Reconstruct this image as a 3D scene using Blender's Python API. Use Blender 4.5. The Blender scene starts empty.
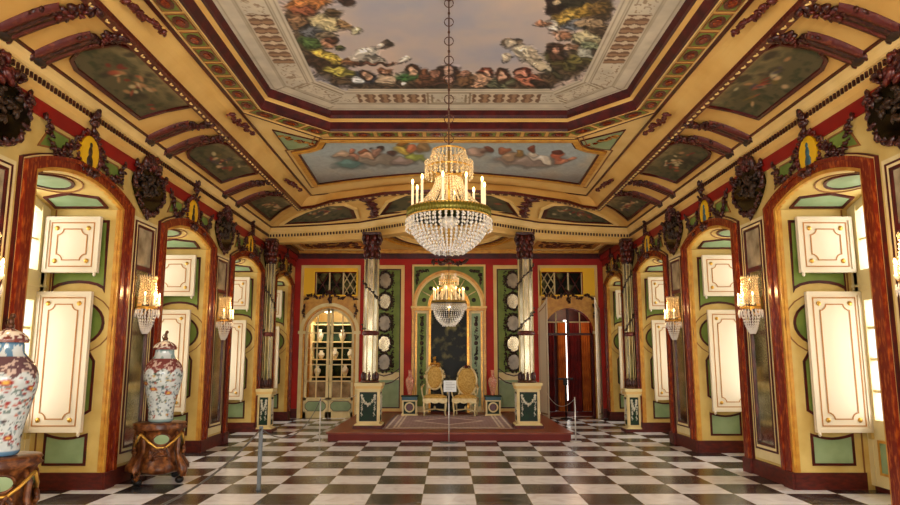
import bpy, bmesh, math, random
import numpy as np
from mathutils import Vector, Matrix
C = bpy.context.scene.collection
SC = bpy.context.scene
PI = math.pi

# ------------------------------------------------------------ camera
F, CX, CY, YH, H = 680.0, 448.9, 252.5, 358.0, 1.556
PITCH = math.atan((YH - CY) / F)
cam = bpy.data.cameras.new('camera'); camo = bpy.data.objects.new('camera', cam); C.objects.link(camo)
cam.sensor_width = 36; cam.lens = F * 36 / 900; cam.shift_x = (450 - CX) / 900; cam.clip_start = .05
camo.location = (0, 0, H); camo.rotation_euler = (PI / 2 + PITCH, 0, 0)
SC.camera = camo

# ------------------------------------------------------------ world, light, exposure
SC.view_settings.view_transform = 'Standard'; SC.view_settings.look = 'None'
SC.view_settings.gamma = 1; SC.view_settings.exposure = 0.75
SC.cycles.use_denoising = True
SC.cycles.sample_clamp_indirect = 6
w = bpy.data.worlds.new('sky'); SC.world = w; w.use_nodes = True
w.node_tree.nodes['Background'].inputs[0].default_value = (1, .98, .96, 1)
w.node_tree.nodes['Background'].inputs[1].default_value = 0.9

def area(name, loc, rot, sx, sy, power, col):
    l = bpy.data.lights.new(name, 'AREA'); l.shape = 'RECTANGLE'; l.size = sx; l.size_y = sy
    l.energy = power; l.color = col
    o = bpy.data.objects.new(name, l); C.objects.link(o); o.location = loc; o.rotation_euler = rot
    return o
DAY = (1.0, .965, .92)
BAYS = [7.55 + 3.2 * k for k in range(-2, 3)] + [17.1]      # window centres along the room
for s in (-1, 1):
    for k, yc in enumerate(BAYS):
        area('daylight', (s * 5.45, yc, 1.9), (PI / 2, 0, s * PI / 2), 1.7, 3.0, 58, DAY)
for x in (-2.5, 0, 2.5):
    area('daylight', (x, -3.0, 2.0), (PI / 2, 0, 0), 1.5, 3.2, 190, DAY)  # frontal light added behind the viewer, set in the invented rear windows

def point(name, loc, power, col=(1, .62, .25), r=.05):
    l = bpy.data.lights.new(name, 'POINT'); l.energy = power; l.color = col; l.shadow_soft_size = r
    o = bpy.data.objects.new(name, l); C.objects.link(o); o.location = loc
    return o

# ------------------------------------------------------------ pixel of the photo -> point of the place
_c, _s = math.cos(PITCH), math.sin(PITCH)
def _ray(u, v):
    a = (u - CX) / F; b = (v - CY) / F
    return (a, _c + b * _s, _s - b * _c)
def atz(u, v, z):
    r = _ray(u, v); t = (z - H) / r[2]; return (r[0] * t, r[1] * t)
def aty(u, v, y):
    r = _ray(u, v); t = y / r[1]; return (r[0] * t, H + r[2] * t)
def pix(X, Y, Z):
    zc = Y * _c + (Z - H) * _s; yc = -Y * _s + (Z - H) * _c
    return CX + F * X / zc, CY - F * yc / zc

# ------------------------------------------------------------ materials
def lin(c):
    return tuple(((x / 12.92) if x <= .04045 else ((x + .055) / 1.055) ** 2.4) for x in c)
def rgb(r, g, b): return lin((r / 255, g / 255, b / 255))
MATS = {}
def mat(name, col, rough=.5, metal=0, col2=None, scale=6, bump=0, emit=None, trans=0, stretch=None, lo=.35, hi=.65, detail=4, ior=None, alpha=None):
    m = bpy.data.materials.new(name); m.use_nodes = True; nt = m.node_tree; N = nt.nodes; L = nt.links
    p = N['Principled BSDF']; p.inputs['Roughness'].default_value = rough; p.inputs['Metallic'].default_value = metal
    c = rgb(*col) + (1,)
    p.inputs['Base Color'].default_value = c
    if not trans and not metal: p.inputs['Specular IOR Level'].default_value = .35
    if trans: p.inputs['Transmission Weight'].default_value = trans
    if ior: p.inputs['IOR'].default_value = ior
    if alpha is not None: p.inputs['Alpha'].default_value = alpha
    if emit:
        p.inputs['Emission Color'].default_value = rgb(*emit[0]) + (1,); p.inputs['Emission Strength'].default_value = emit[1]
    if col2 or bump:
        tc = N.new('ShaderNodeTexCoord'); mp = N.new('ShaderNodeMapping'); L.new(tc.outputs['Object'], mp.inputs[0])
        if stretch: mp.inputs['Scale'].default_value = stretch
        nz = N.new('ShaderNodeTexNoise'); nz.inputs['Scale'].default_value = scale; nz.inputs['Detail'].default_value = detail
        L.new(mp.outputs[0], nz.inputs['Vector'])
        if col2:
            r = N.new('ShaderNodeMapRange'); r.inputs[1].default_value = lo; r.inputs[2].default_value = hi
            L.new(nz.outputs['Fac'], r.inputs[0])
            mx = N.new('ShaderNodeMix'); mx.data_type = 'RGBA'
            mx.inputs['A'].default_value = c; mx.inputs['B'].default_value = rgb(*col2) + (1,)
            L.new(r.outputs[0], mx.inputs['Factor']); L.new(mx.outputs['Result'], p.inputs['Base Color'])
        if bump:
            b = N.new('ShaderNodeBump'); b.inputs['Strength'].default_value = bump; b.inputs['Distance'].default_value = .01
            L.new(nz.outputs['Fac'], b.inputs['Height']); L.new(b.outputs[0], p.inputs['Normal'])
    if name == 'dark_painted_pane': p.inputs['Specular IOR Level'].default_value = .08
    MATS[name] = m
    return m
mat('cream', (214, 186, 112), .45, col2=(198, 164, 88), scale=3, bump=.05)
mat('cream_light', (232, 214, 160), .42, col2=(222, 200, 140), scale=4)
mat('ceiling_cream', (226, 184, 106), .5, col2=(212, 164, 86), scale=1.6, bump=.08)
mat('ceiling_pale', (234, 200, 130), .5, col2=(224, 186, 112), scale=2.5)
mat('gold', (214, 158, 60), .32, .55, col2=(176, 112, 36), scale=20)
mat('gilt_paint', (214, 160, 62), .4, .1, col2=(190, 128, 44), scale=9)
mat('bright_gold', (250, 196, 30), .4, .2)
mat('maroon', (84, 20, 16), .35, col2=(52, 12, 12), scale=7)
mat('red_marble', (112, 32, 14), .25, col2=(196, 98, 34), scale=6, lo=.5, hi=.82, detail=8, stretch=(6, 6, 1.6))
mat('red_band', (150, 24, 14), .45, col2=(132, 18, 12), scale=3)
mat('red_wall', (186, 32, 10), .6, col2=(160, 22, 8), scale=2)
mat('carved', (50, 14, 11), .32, .1, col2=(112, 50, 28), scale=26, lo=.5, hi=.78, bump=.5)
mat('carved_red', (82, 20, 13), .35, .1, col2=(142, 68, 36), scale=22, lo=.55, hi=.85, bump=.5)
mat('dark_leaf', (34, 24, 16), .45, col2=(64, 40, 22), scale=18)
mat('green_panel', (124, 144, 62), .5, col2=(104, 124, 50), scale=4)
mat('green_pale', (148, 168, 126), .4, col2=(130, 152, 108), scale=4)
mat('green_dark', (16, 52, 28), .6, col2=(14, 40, 26), scale=5)
mat('white_lacquer', (216, 202, 176), .35)
mat('line_brown', (138, 88, 44), .4)
mat('gold_line', (168, 112, 52), .4)
mat('brass', (206, 158, 70), .28, .7)
mat('brown_base', (96, 28, 16), .5, col2=(66, 20, 14), scale=9, stretch=(1, 1, 3))
mat('dais_wood', (150, 66, 30), .38, col2=(98, 34, 18), scale=5, stretch=(1, 8, 8))
mat('mirror', (214, 212, 196), .1, 1.0, col2=(160, 158, 134), scale=5, lo=.4, hi=.75)
mat('dark_mirror', (44, 40, 22), .1, .8, col2=(13, 12, 7), scale=4)
mat('glass', (240, 246, 240), .02, trans=1, ior=1.05)
mat('dark', (18, 12, 10), .5)
mat('grey_metal', (112, 118, 122), .35, .6)
mat('pale_metal', (206, 202, 196), .3, .5)
mat('rope', (92, 88, 84), .6)
mat('wax', (250, 236, 200), .4, emit=((255, 226, 170), .25))
mat('flame', (255, 220, 140), .4, emit=((255, 206, 120), 9))
mat('crystal', (255, 244, 222), .06, .0, trans=.35, ior=1.5)
mat('crystal_warm', (255, 232, 184), .06, trans=.5, ior=1.5)
mat('crystal_clear', (252, 246, 238), .05, trans=.35, ior=1.5)
mat('ring_metal', (112, 104, 34), .35, .6)
mat('ring_groove', (70, 40, 20), .4, .3)
mat('gilt_wood', (224, 200, 140), .42, .15, col2=(236, 220, 170), scale=14)
mat('damask', (196, 150, 66), .6, col2=(222, 184, 100), scale=26, lo=.4, hi=.6)
mat('wood_carved', (78, 38, 16), .34, col2=(158, 98, 50), scale=14, lo=.45, hi=.75, bump=.6)
mat('stone_white', (214, 208, 188), .5)
mat('paper', (226, 232, 236), .6)
mat('ink', (120, 124, 128), .6)
mat('plain_pink', (214, 140, 110), .3)
mat('bronze', (84, 50, 30), .35, .5)
mat('red_curtain', (120, 18, 14), .7, col2=(80, 10, 10), scale=4)
mat('orange_curtain', (206, 118, 40), .7, col2=(170, 84, 24), scale=4)
mat('marble_grey', (176, 160, 130), .25, col2=(110, 96, 74), scale=4, lo=.35, hi=.7, detail=7)
mat('blue_grey', (52, 92, 104), .4)
mat('casement', (226, 208, 152), .4)

def painted(name, rough=.5):
    if name in MATS: return MATS[name]
    m = bpy.data.materials.new(name); m.use_nodes = True; N = m.node_tree.nodes
    p = N['Principled BSDF']; p.inputs['Roughness'].default_value = rough
    a = N.new('ShaderNodeAttribute'); a.attribute_name = 'paint'
    m.node_tree.links.new(a.outputs['Color'], p.inputs['Base Color']); MATS[name] = m
    return m
mat('column_glass', (168, 158, 132), .22, .9, col2=(120, 108, 84), scale=4, lo=.4, hi=.6, stretch=(1, 1, .5))
mat('riser_red', (104, 20, 8), .6)
mat('dark_painted_pane', (24, 23, 10), .32, 0, col2=(150, 142, 84), scale=3.6, lo=.5, hi=.75, detail=8)  # olive patches paint reflections into the colour; the surface itself hardly mirrors
painted('fresco', .6); painted('porcelain', .12); painted('carpet', .9)

# checker marble floor
def floor_mat():
    m = bpy.data.materials.new('marble_floor'); m.use_nodes = True; nt = m.node_tree; N = nt.nodes; L = nt.links
    p = N['Principled BSDF']; g = N.new('ShaderNodeNewGeometry'); sp = N.new('ShaderNodeSeparateXYZ'); L.new(g.outputs['Position'], sp.inputs[0])
    def M(op, a, b=None):
        n = N.new('ShaderNodeMath'); n.operation = op
        for i, v in enumerate((a, b)):
            if v is None: continue
            if isinstance(v, (int, float)): n.inputs[i].default_value = v
            else: L.new(v, n.inputs[i])
        return n.outputs[0]
    ux = M('DIVIDE', M('ADD', sp.outputs[0], 30.3), .6); uy = M('DIVIDE', M('ADD', sp.outputs[1], -8.22 + 61), .61)
    ix = M('FLOOR', ux); iy = M('FLOOR', uy)
    par = M('MODULO', M('ADD', ix, iy), 2)      # 30.3/.6 -> 50.5 -> centre column index 50, row of 8.22 index 100
    wn = N.new('ShaderNodeTexWhiteNoise'); cmb = N.new('ShaderNodeCombineXYZ'); L.new(ix, cmb.inputs[0]); L.new(iy, cmb.inputs[1]); L.new(cmb.outputs[0], wn.inputs['Vector'])
    va = N.new('ShaderNodeVectorMath'); va.operation = 'ADD'; sc = N.new('ShaderNodeVectorMath'); sc.operation = 'SCALE'; sc.inputs['Scale'].default_value = 30
    L.new(wn.outputs['Color'], sc.inputs[0]); L.new(g.outputs['Position'], va.inputs[0]); L.new(sc.outputs[0], va.inputs[1])
    nz = N.new('ShaderNodeTexNoise'); nz.inputs['Scale'].default_value = 3.2; nz.inputs['Detail'].default_value = 8; nz.inputs['Distortion'].default_value = 1.6
    L.new(va.outputs[0], nz.inputs['Vector'])
    def ramp(pts):
        r = N.new('ShaderNodeValToRGB'); e = r.color_ramp.elements
        e[0].position = pts[0][0]; e[0].color = rgb(*pts[0][1]) + (1,); e[1].position = pts[-1][0]; e[1].color = rgb(*pts[-1][1]) + (1,)
        for q, c in pts[1:-1]:
            n = e.new(q); n.color = rgb(*c) + (1,)
        L.new(nz.outputs['Fac'], r.inputs[0]); return r.outputs[0]
    dk = ramp([(.25, (20, 23, 25)), (.5, (50, 52, 55)), (.62, (78, 78, 80)), (.75, (122, 118, 116))])
    wh = ramp([(.25, (222, 218, 222)), (.5, (242, 242, 248)), (.8, (250, 251, 255))])
    mx = N.new('ShaderNodeMix'); mx.data_type = 'RGBA'
    L.new(dk, mx.inputs['A']); L.new(wh, mx.inputs['B'])
    L.new(par, mx.inputs['Factor'])
    fx = M('ABSOLUTE', M('SUBTRACT', M('FRACT', ux), .5)); fy = M('ABSOLUTE', M('SUBTRACT', M('FRACT', uy), .5))
    j = M('GREATER_THAN', M('MAXIMUM', fx, fy), .494)
    m2 = N.new('ShaderNodeMix'); m2.data_type = 'RGBA'; L.new(j, m2.inputs['Factor']); L.new(mx.outputs['Result'], m2.inputs['A']); m2.inputs['B'].default_value = rgb(150, 138, 120) + (1,)
    L.new(m2.outputs['Result'], p.inputs['Base Color'])
    r2 = N.new('ShaderNodeMapRange'); r2.inputs[3].default_value = .16; r2.inputs[4].default_value = .3; L.new(nz.outputs['Fac'], r2.inputs[0]); L.new(r2.outputs[0], p.inputs['Roughness'])
    MATS['floor'] = m
floor_mat()

# ------------------------------------------------------------ mesh builder
IDENT = lambda a, b, c: (a, b, c)
def side(s): return lambda a, b, c: (s * (4.17 - b), a, c)
def back(a, b, c): return (a, 18.3 - b, c)
def shift(fr, da=0, db=0, dc=0): return lambda a, b, c: fr(a + da, b + db, c + dc)
class MB:
    def __init__(s, fr=IDENT): s.v = []; s.f = []; s.mi = []; s.mats = []; s.sm = []; s.fr = fr
    def _m(s, m):
        if m not in s.mats: s.mats.append(m)
        return s.mats.index(m)
    def add(s, vs, fs, m, smooth=False):
        k = len(s.v); s.v += [s.fr(*p) for p in vs]; i = s._m(m)
        for f in fs: s.f.append(tuple(k + q for q in f)); s.mi.append(i); s.sm.append(smooth)
        return s
    def box(s, a0, a1, b0, b1, c0, c1, m, tap=0):
        t = tap
        vs = [(a0, b0, c0), (a1, b0, c0), (a1, b1, c0), (a0, b1, c0), (a0 + t, b0 + t, c1), (a1 - t, b0 + t, c1), (a1 - t, b1 - t, c1), (a0 + t, b1 - t, c1)]
        return s.add(vs, [(3, 2, 1, 0), (4, 5, 6, 7), (0, 1, 5, 4), (1, 2, 6, 5), (2, 3, 7, 6), (3, 0, 4, 7)], m)
    def prism(s, poly, b0, b1, m):
        n = len(poly); vs = [(p[0], b0, p[1]) for p in poly] + [(p[0], b1, p[1]) for p in poly]
        fs = [tuple(range(n - 1, -1, -1)), tuple(range(n, 2 * n))] + [(i, (i + 1) % n, n + (i + 1) % n, n + i) for i in range(n)]
        return s.add(vs, fs, m)
    def slab(s, poly, c0, c1, m):       # horizontal polygon (a, b) between heights
        n = len(poly); vs = [(p[0], p[1], c0) for p in poly] + [(p[0], p[1], c1) for p in poly]
        fs = [tuple(range(n - 1, -1, -1)), tuple(range(n, 2 * n))] + [(i, (i + 1) % n, n + (i + 1) % n, n + i) for i in range(n)]
        return s.add(vs, fs, m)
    def band(s, A, B, b0, b1, m, closed=True, flat=False):   # between polylines A and B, relief b0..b1
        n = len(A); r = n if closed else n - 1
        if flat: g = lambda p, b: (p[0], p[1], b)
        else: g = lambda p, b: (p[0], b, p[1])
        vs = [g(p, b0) for p in A] + [g(p, b1) for p in A] + [g(p, b1) for p in B] + [g(p, b0) for p in B]
        fs = []
        for i in range(r):
            j = (i + 1) % n
            for q in range(4):
                q2 = (q + 1) % 4
                fs.append((q * n + i, q * n + j, q2 * n + j, q2 * n + i))
        return s.add(vs, fs, m)
    def loft(s, lines, m, smooth=False, closed=False):
        n = len(lines[0]); vs = [p for l in lines for p in l]; fs = []
        for k in range(len(lines) - 1):
            for i in range(n if closed else n - 1):
                j = (i + 1) % n
                fs.append((k * n + i, k * n + j, (k + 1) * n + j, (k + 1) * n + i))
        return s.add(vs, fs, m, smooth)
    def lathe(s, cx, cy, prof, m, n=16, z0=0, smooth=True, ex=1, ey=1):
        vs = []; fs = []
        for r, z in prof:
            for i in range(n):
                t = 2 * PI * (i + .5) / n; vs.append((cx + ex * r * math.cos(t), cy + ey * r * math.sin(t), z0 + z))
        for k in range(len(prof) - 1):
            for i in range(n):
                j = (i + 1) % n; fs.append((k * n + i, k * n + j, (k + 1) * n + j, (k + 1) * n + i))
        fs.append(tuple(range(n - 1, -1, -1))); q = (len(prof) - 1) * n; fs.append(tuple(range(q, q + n)))
        return s.add(vs, fs, m, smooth)
    def tube(s, pts, r, m, n=6, closed=False):
        P = [Vector(p) for p in pts]; vs = []; fs = []; N = len(P)
        for i, p in enumerate(P):
            d = (P[(i + 1) % N] - P[i - 1]) if closed else (P[min(i + 1, N - 1)] - P[max(i - 1, 0)])
            d = d.normalized() if d.length > 1e-9 else Vector((0, 0, 1))
            u = d.cross(Vector((0, 0, 1))) if abs(d.z) < .95 else d.cross(Vector((1, 0, 0)))
            u.normalize(); w_ = d.cross(u); rr = r[i] if isinstance(r, (list, tuple)) else r
            for k in range(n):
                t = 2 * PI * k / n; vs.append(tuple(p + rr * (math.cos(t) * u + math.sin(t) * w_)))
        for i in range(N if closed else N - 1):
            i2 = (i + 1) % N
            for k in range(n):
                k2 = (k + 1) % n; fs.append((i * n + k, i * n + k2, i2 * n + k2, i2 * n + k))
        if not closed: fs.append(tuple(range(n - 1, -1, -1))); fs.append(tuple(range((N - 1) * n, N * n)))
        return s.add(vs, fs, m, True)
    def ell(s, c, r, m, nu=8, nv=5, rot=None):
        vs = [(0, 0, -1)]; fs = []
        for j in range(1, nv):
            ph = -PI / 2 + PI * j / nv
            for i in range(nu):
                t = 2 * PI * i / nu; vs.append((math.cos(ph) * math.cos(t), math.cos(ph) * math.sin(t), math.sin(ph)))
        vs.append((0, 0, 1)); top = len(vs) - 1
        R = rot or Matrix.Identity(3)
        vs = [tuple(R @ Vector((p[0] * r[0], p[1] * r[1], p[2] * r[2])) + Vector(c)) for p in vs]
        for i in range(nu):
            j = (i + 1) % nu; fs.append((0, 1 + j, 1 + i))
            for k in range(nv - 2): fs.append((1 + k * nu + i, 1 + k * nu + j, 1 + (k + 1) * nu + j, 1 + (k + 1) * nu + i))
            fs.append((1 + (nv - 2) * nu + i, 1 + (nv - 2) * nu + j, top))
        return s.add(vs, fs, m, True)
    def octa(s, c, r, h, m):
        x, y, z = c
        return s.add([(x + r, y, z), (x, y + r, z), (x - r, y, z), (x, y - r, z), (x, y, z + h), (x, y, z - h)],
                     [(0, 1, 4), (1, 2, 4), (2, 3, 4), (3, 0, 4), (1, 0, 5), (2, 1, 5), (3, 2, 5), (0, 3, 5)], m)
    def carve(s, path, width, depth, n, m, seed=0, leaf=.05, b=0):     # lumps of carved leaves along a path of (a, c)
        R = random.Random(seed); L = len(path) - 1
        for k in range(n):
            t = (k + R.random()) / n * L; i = min(int(t), L - 1); f = t - i
            a = path[i][0] * (1 - f) + path[i + 1][0] * f; c = path[i][1] * (1 - f) + path[i + 1][1] * f
            wv = width(t / L) if callable(width) else width
            a += R.uniform(-1, 1) * wv; c += R.uniform(-1, 1) * wv; q = leaf * R.uniform(.6, 1.25)
            rot = Matrix.Rotation(R.uniform(0, PI), 3, 'Y') @ Matrix.Rotation(R.uniform(-.5, .5), 3, 'X')
            s.ell((a, b + depth * R.uniform(.3, .9), c), (q, q * .55, q * .42), m, 6, 4, rot)
        return s
    def build(s, name, parent=None, loc=None):
        me = bpy.data.meshes.new(name); v = s.v
        if loc: v = [(p[0] - loc[0], p[1] - loc[1], p[2] - loc[2]) for p in v]
        me.from_pydata(v, [], s.f)
        for m in s.mats: me.materials.append(MATS[m])
        me.polygons.foreach_set('material_index', s.mi); me.polygons.foreach_set('use_smooth', s.sm)
        bm = bmesh.new(); bm.from_mesh(me); bmesh.ops.recalc_face_normals(bm, faces=bm.faces); bm.to_mesh(me); bm.free()
        o = bpy.data.objects.new(name, me); C.objects.link(o)
        if loc and parent is None: o.location = loc
        if parent is not None: o.parent = parent
        return o
def tag(o, label, cat=None, group=None, kind=None):
    if label: o['label'] = label
    if cat: o['category'] = cat
    if group: o['group'] = group
    if kind: o['kind'] = kind
    return o
def thing(name, label, cat, loc=(0, 0, 0), group=None, rz=0):
    o = bpy.data.objects.new(name, None); C.objects.link(o); o.location = loc; o.rotation_euler.z = rz
    return tag(o, label, cat, group)
def struct(o, label=None):
    o['kind'] = 'structure'
    if label: o['label'] = label
    return o
def sempty(name, label=None):
    o = bpy.data.objects.new(name, None); C.objects.link(o); return struct(o, label)
def copy_tree(o, parent=None):
    c = o.copy(); C.objects.link(c)
    if parent is not None: c.parent = parent
    for ch in [q for q in o.children]: copy_tree(ch, c)
    return c

# ------------------------------------------------------------ outlines
def arc(a0, a1, zs, rise, n=16):
    hw = (a1 - a0) / 2; R = (hw * hw + rise * rise) / (2 * rise); cz = zs + rise - R; am = (a0 + a1) / 2
    th = math.asin(min(1, hw / R)) if rise <= hw else PI - math.asin(hw / R)
    return [(am + R * math.sin(-th + 2 * th * i / n), cz + R * math.cos(-th + 2 * th * i / n)) for i in range(n + 1)]
def archp(a0, a1, z0, zs, rise, n=16): return [(a0, z0)] + arc(a0, a1, zs, rise, n) + [(a1, z0)]
def rect(a0, a1, c0, c1): return [(a0, c0), (a0, c1), (a1, c1), (a1, c0)]
def inset(poly, d):
    n = len(poly); A = sum(poly[i][0] * poly[(i + 1) % n][1] - poly[(i + 1) % n][0] * poly[i][1] for i in range(n)); sg = 1 if A > 0 else -1
    out = []
    for i in range(n):
        p0, p, p1 = poly[i - 1], poly[i], poly[(i + 1) % n]
        def nr(a, b):
            dx, dy = b[0] - a[0], b[1] - a[1]; l = math.hypot(dx, dy) or 1e-9; return (-dy / l * sg, dx / l * sg)
        n0, n1 = nr(p0, p), nr(p, p1); k = 1 + n0[0] * n1[0] + n0[1] * n1[1]; k = max(k, .3)
        out.append((p[0] + d * (n0[0] + n1[0]) / k, p[1] + d * (n0[1] + n1[1]) / k))
    return out
def ovalp(ca, cc, ra, rc, n=24): return [(ca + ra * math.cos(2 * PI * i / n), cc + rc * math.sin(2 * PI * i / n)) for i in range(n)]
def panel(mb, poly, fill, line, b=0.0, w=.03, d=.015):      # framed panel lying on a wall
    mb.prism(inset(poly, w * .6), b - .002, b + d * .45, fill); mb.band(poly, inset(poly, w), b - .002, b + d, line)
def octp(a0, a1, c0, c1, k): return [(a0 + k, c0), (a0, c0 + k), (a0, c1 - k), (a0 + k, c1), (a1 - k, c1), (a1, c1 - k), (a1, c0 + k), (a1 - k, c0)]

# ------------------------------------------------------------ painted surfaces (colour attribute on a fine grid)
def fbm(x, y, seed=0, oct=4):
    R = np.random.RandomState(seed); T = R.rand(64, 64); out = 0; amp = 1; tot = 0
    for o in range(oct):
        xi = np.floor(x).astype(int); yi = np.floor(y).astype(int); fx = x - xi; fy = y - yi; fx = fx * fx * (3 - 2 * fx); fy = fy * fy * (3 - 2 * fy)
        g = lambda i, j: T[i % 64, j % 64]
        out = out + amp * ((g(xi, yi) * (1 - fx) + g(xi + 1, yi) * fx) * (1 - fy) + (g(xi, yi + 1) * (1 - fx) + g(xi + 1, yi + 1) * fx) * fy)
        tot += amp; amp *= .5; x = x * 2 + 17; y = y * 2 + 5
    return out / tot
def mixc(c, col, a): return c * (1 - a[:, None]) + np.array(col, float)[None, :] / 255 * a[:, None]
def blob(c, x, y, cx, cy, rx, ry, ang, col, soft=.25, al=1):
    ca, sa = math.cos(math.radians(ang)), math.sin(math.radians(ang)); dx, dy = x - cx, y - cy
    u = (dx * ca + dy * sa) / rx; v = (-dx * sa + dy * ca) / ry; r = np.sqrt(u * u + v * v)
    return mixc(c, col, np.clip((1 + soft - r) / (2 * soft), 0, 1) * al)
def tol(c): c = np.clip(c, 0, 1); return np.where(c <= .04045, c / 12.92, ((c + .055) / 1.055) ** 2.4)
def painted_grid(name, P, colf, nu, nv, m='fresco', keep=None, parent=None, smooth=False, wrap=False):
    uu, vv = np.meshgrid(np.linspace(0, 1, nu), np.linspace(0, 1, nv), indexing='ij'); U, V = uu.ravel(), vv.ravel()
    X = P(U, V); col = tol(colf(U, V, X)); me = bpy.data.meshes.new(name)
    idx = np.arange(nu * nv).reshape(nu, nv)
    f = np.stack([idx[:-1, :-1], idx[1:, :-1], idx[1:, 1:], idx[:-1, 1:]], -1).reshape(-1, 4)
    if keep is not None: kp = keep(U, V, X); f = f[kp[f].all(axis=1)]
    me.from_pydata(X.tolist(), [], f.tolist())
    a = me.color_attributes.new('paint', 'FLOAT_COLOR', 'POINT'); a.data.foreach_set('color', np.concatenate([col, np.ones((len(col), 1))], 1).ravel())
    me.materials.append(MATS[m])
    if smooth: me.polygons.foreach_set('use_smooth', [True] * len(me.polygons))
    o = bpy.data.objects.new(name, me); C.objects.link(o)
    if parent is not None: o.parent = parent
    return o

# ============================================================ SETTING
OPEN = [(.25, 2.05), (3.45, 5.25), (6.65, 8.45), (9.85, 11.65), (13.05, 14.85), (16.32, 17.76)]
SPR, RISE, JD = 3.41, .17, .93
o = MB().box(-5.6, 5.6, -3.2, 21.5, -.12, 0, 'floor').build('floor'); struct(o)
SIDEN = {-1: 'left', 1: 'right'}
for s in (-1, 1):
    m = MB(side(s)); bb = MB(side(s)); y = -2.8
    for a0, a1 in OPEN + [(18.3, 18.3)]:
        m.box(y, a0, -JD, 0, 0, 4.95, 'cream')
        bb.box(y - .012, a0 + .012, -JD + .1, .025, 0, .2, 'brown_base')
        if a1 > a0: m.prism([(a0, 4.95)] + arc(a0, a1, SPR, RISE, 18) + [(a1, 4.95)], -JD, 0, 'cream')
        y = a1
    struct(m.build('wall_' + SIDEN[s])); struct(bb.build('baseboard_' + SIDEN[s]))
    # red band under the cornice and painted green fields of the frieze
    t = MB(side(s))
    t.box(-2.8, 18.3, 0, .02, 3.985, 4.15, 'red_band')
    for a0, a1 in OPEN[1:]:
        ca = (a0 + a1) / 2; k = min(1, (a1 - a0) / 1.8)
        for q in (-1, 1):
            pl = [(ca + q * .36 * k, 3.94), (ca + q * .74 * k, 3.94), (ca + q * .92 * k, 3.68), (ca + q * .60 * k, 3.74), (ca + q * .38 * k, 3.80)]
            t.prism(inset(pl, .012), .0, .008, 'green_panel'); t.band(pl, inset(pl, .018), 0, .014, 'line_brown')
    struct(t.build('trim_%d' % (1 if s < 0 else 2)), 'red band and green fields of the frieze on the %s wall' % SIDEN[s])
m = MB(); m.box(-5.1, 5.1, -2.95, -2.8, 0, .9, 'cream'); m.box(-5.1, 5.1, -2.95, -2.8, 3.7, 4.95, 'cream')
for x0, x1 in ((-5.1, -3.3), (-1.7, -.8), (.8, 1.7), (3.3, 5.1)): m.box(x0, x1, -2.95, -2.8, .9, 3.7, 'cream')
struct(m.build('wall_front'))

# ---- back wall with its two arched doorways and openings above them
DL, DR = -3.19, 3.21       # door centres
DHW, DZ = .66, 2.22
m = MB(back)
lx0, lx1 = -3.62, -2.50; rx0, rx1 = 2.50, 3.62    # openings above the doors (lattice lights)
def bw(cx, o0, o1, x0, x1):
    m.box(x0, cx - DHW, -.3, 0, 0, DZ, 'red_wall'); m.box(cx + DHW, x1, -.3, 0, 0, DZ, 'red_wall')
    a = arc(cx - DHW, cx + DHW, DZ, DHW, 20)
    m.prism([(x0, DZ)] + a + [(x1, DZ), (x1, 3.22), (x0, 3.22)], -.3, 0, 'red_wall')
    m.box(x0, o0, -.3, 0, 3.22, 3.86, 'red_wall'); m.box(o1, x1, -.3, 0, 3.22, 3.86, 'red_wall')
    m.box(x0, x1, -.3, 0, 3.86, 4.95, 'red_wall')
bw(DL, lx0, lx1, -5.1, -2.2); bw(DR, rx0, rx1, 2.2, 5.1)
m.box(-2.2, -1.0, -.3, 0, 0, 4.95, 'red_wall'); m.box(1.0, 2.2, -.3, 0, 0, 4.95, 'red_wall'); m.box(-1.0, 1.0, -.3, -.12, 0, 4.95, 'red_wall')
m.box(-1.0, 1.0, -.12, 0, 4.06, 4.95, 'red_wall')
m.box(-4.17, 4.17, 0, .03, 4.22, 4.38, 'maroon')
struct(m.build('wall_back'))
bb = MB(back)
for x0, x1 in ((-4.17, -3.99), (-2.39, -2.2), (2.2, 2.4), (4.0, 4.17)): bb.box(x0, x1, 0, .05, 0, .24, 'brown_base')
struct(bb.build('baseboard_back'))
# rooms behind the doorways
m = MB()
m.box(-5.2, 5.2, 21.0, 21.1, 0, 4.4, 'cream'); m.box(-5.3, -5.1, 18.6, 21.1, 0, 4.4, 'cream'); m.box(-.1, .1, 18.6, 21.0, 0, 4.4, 'red_curtain')
m.box(5.1, 5.3, 18.6, 21.1, 0, 4.4, 'maroon'); m.box(-5.3, 5.3, 18.6, 21.1, 4.4, 4.5, 'cream')
m.box(.1, 5.1, 20.9, 21.0, 0, 4.4, 'maroon')
struct(m.build('wall_anteroom'))

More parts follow.
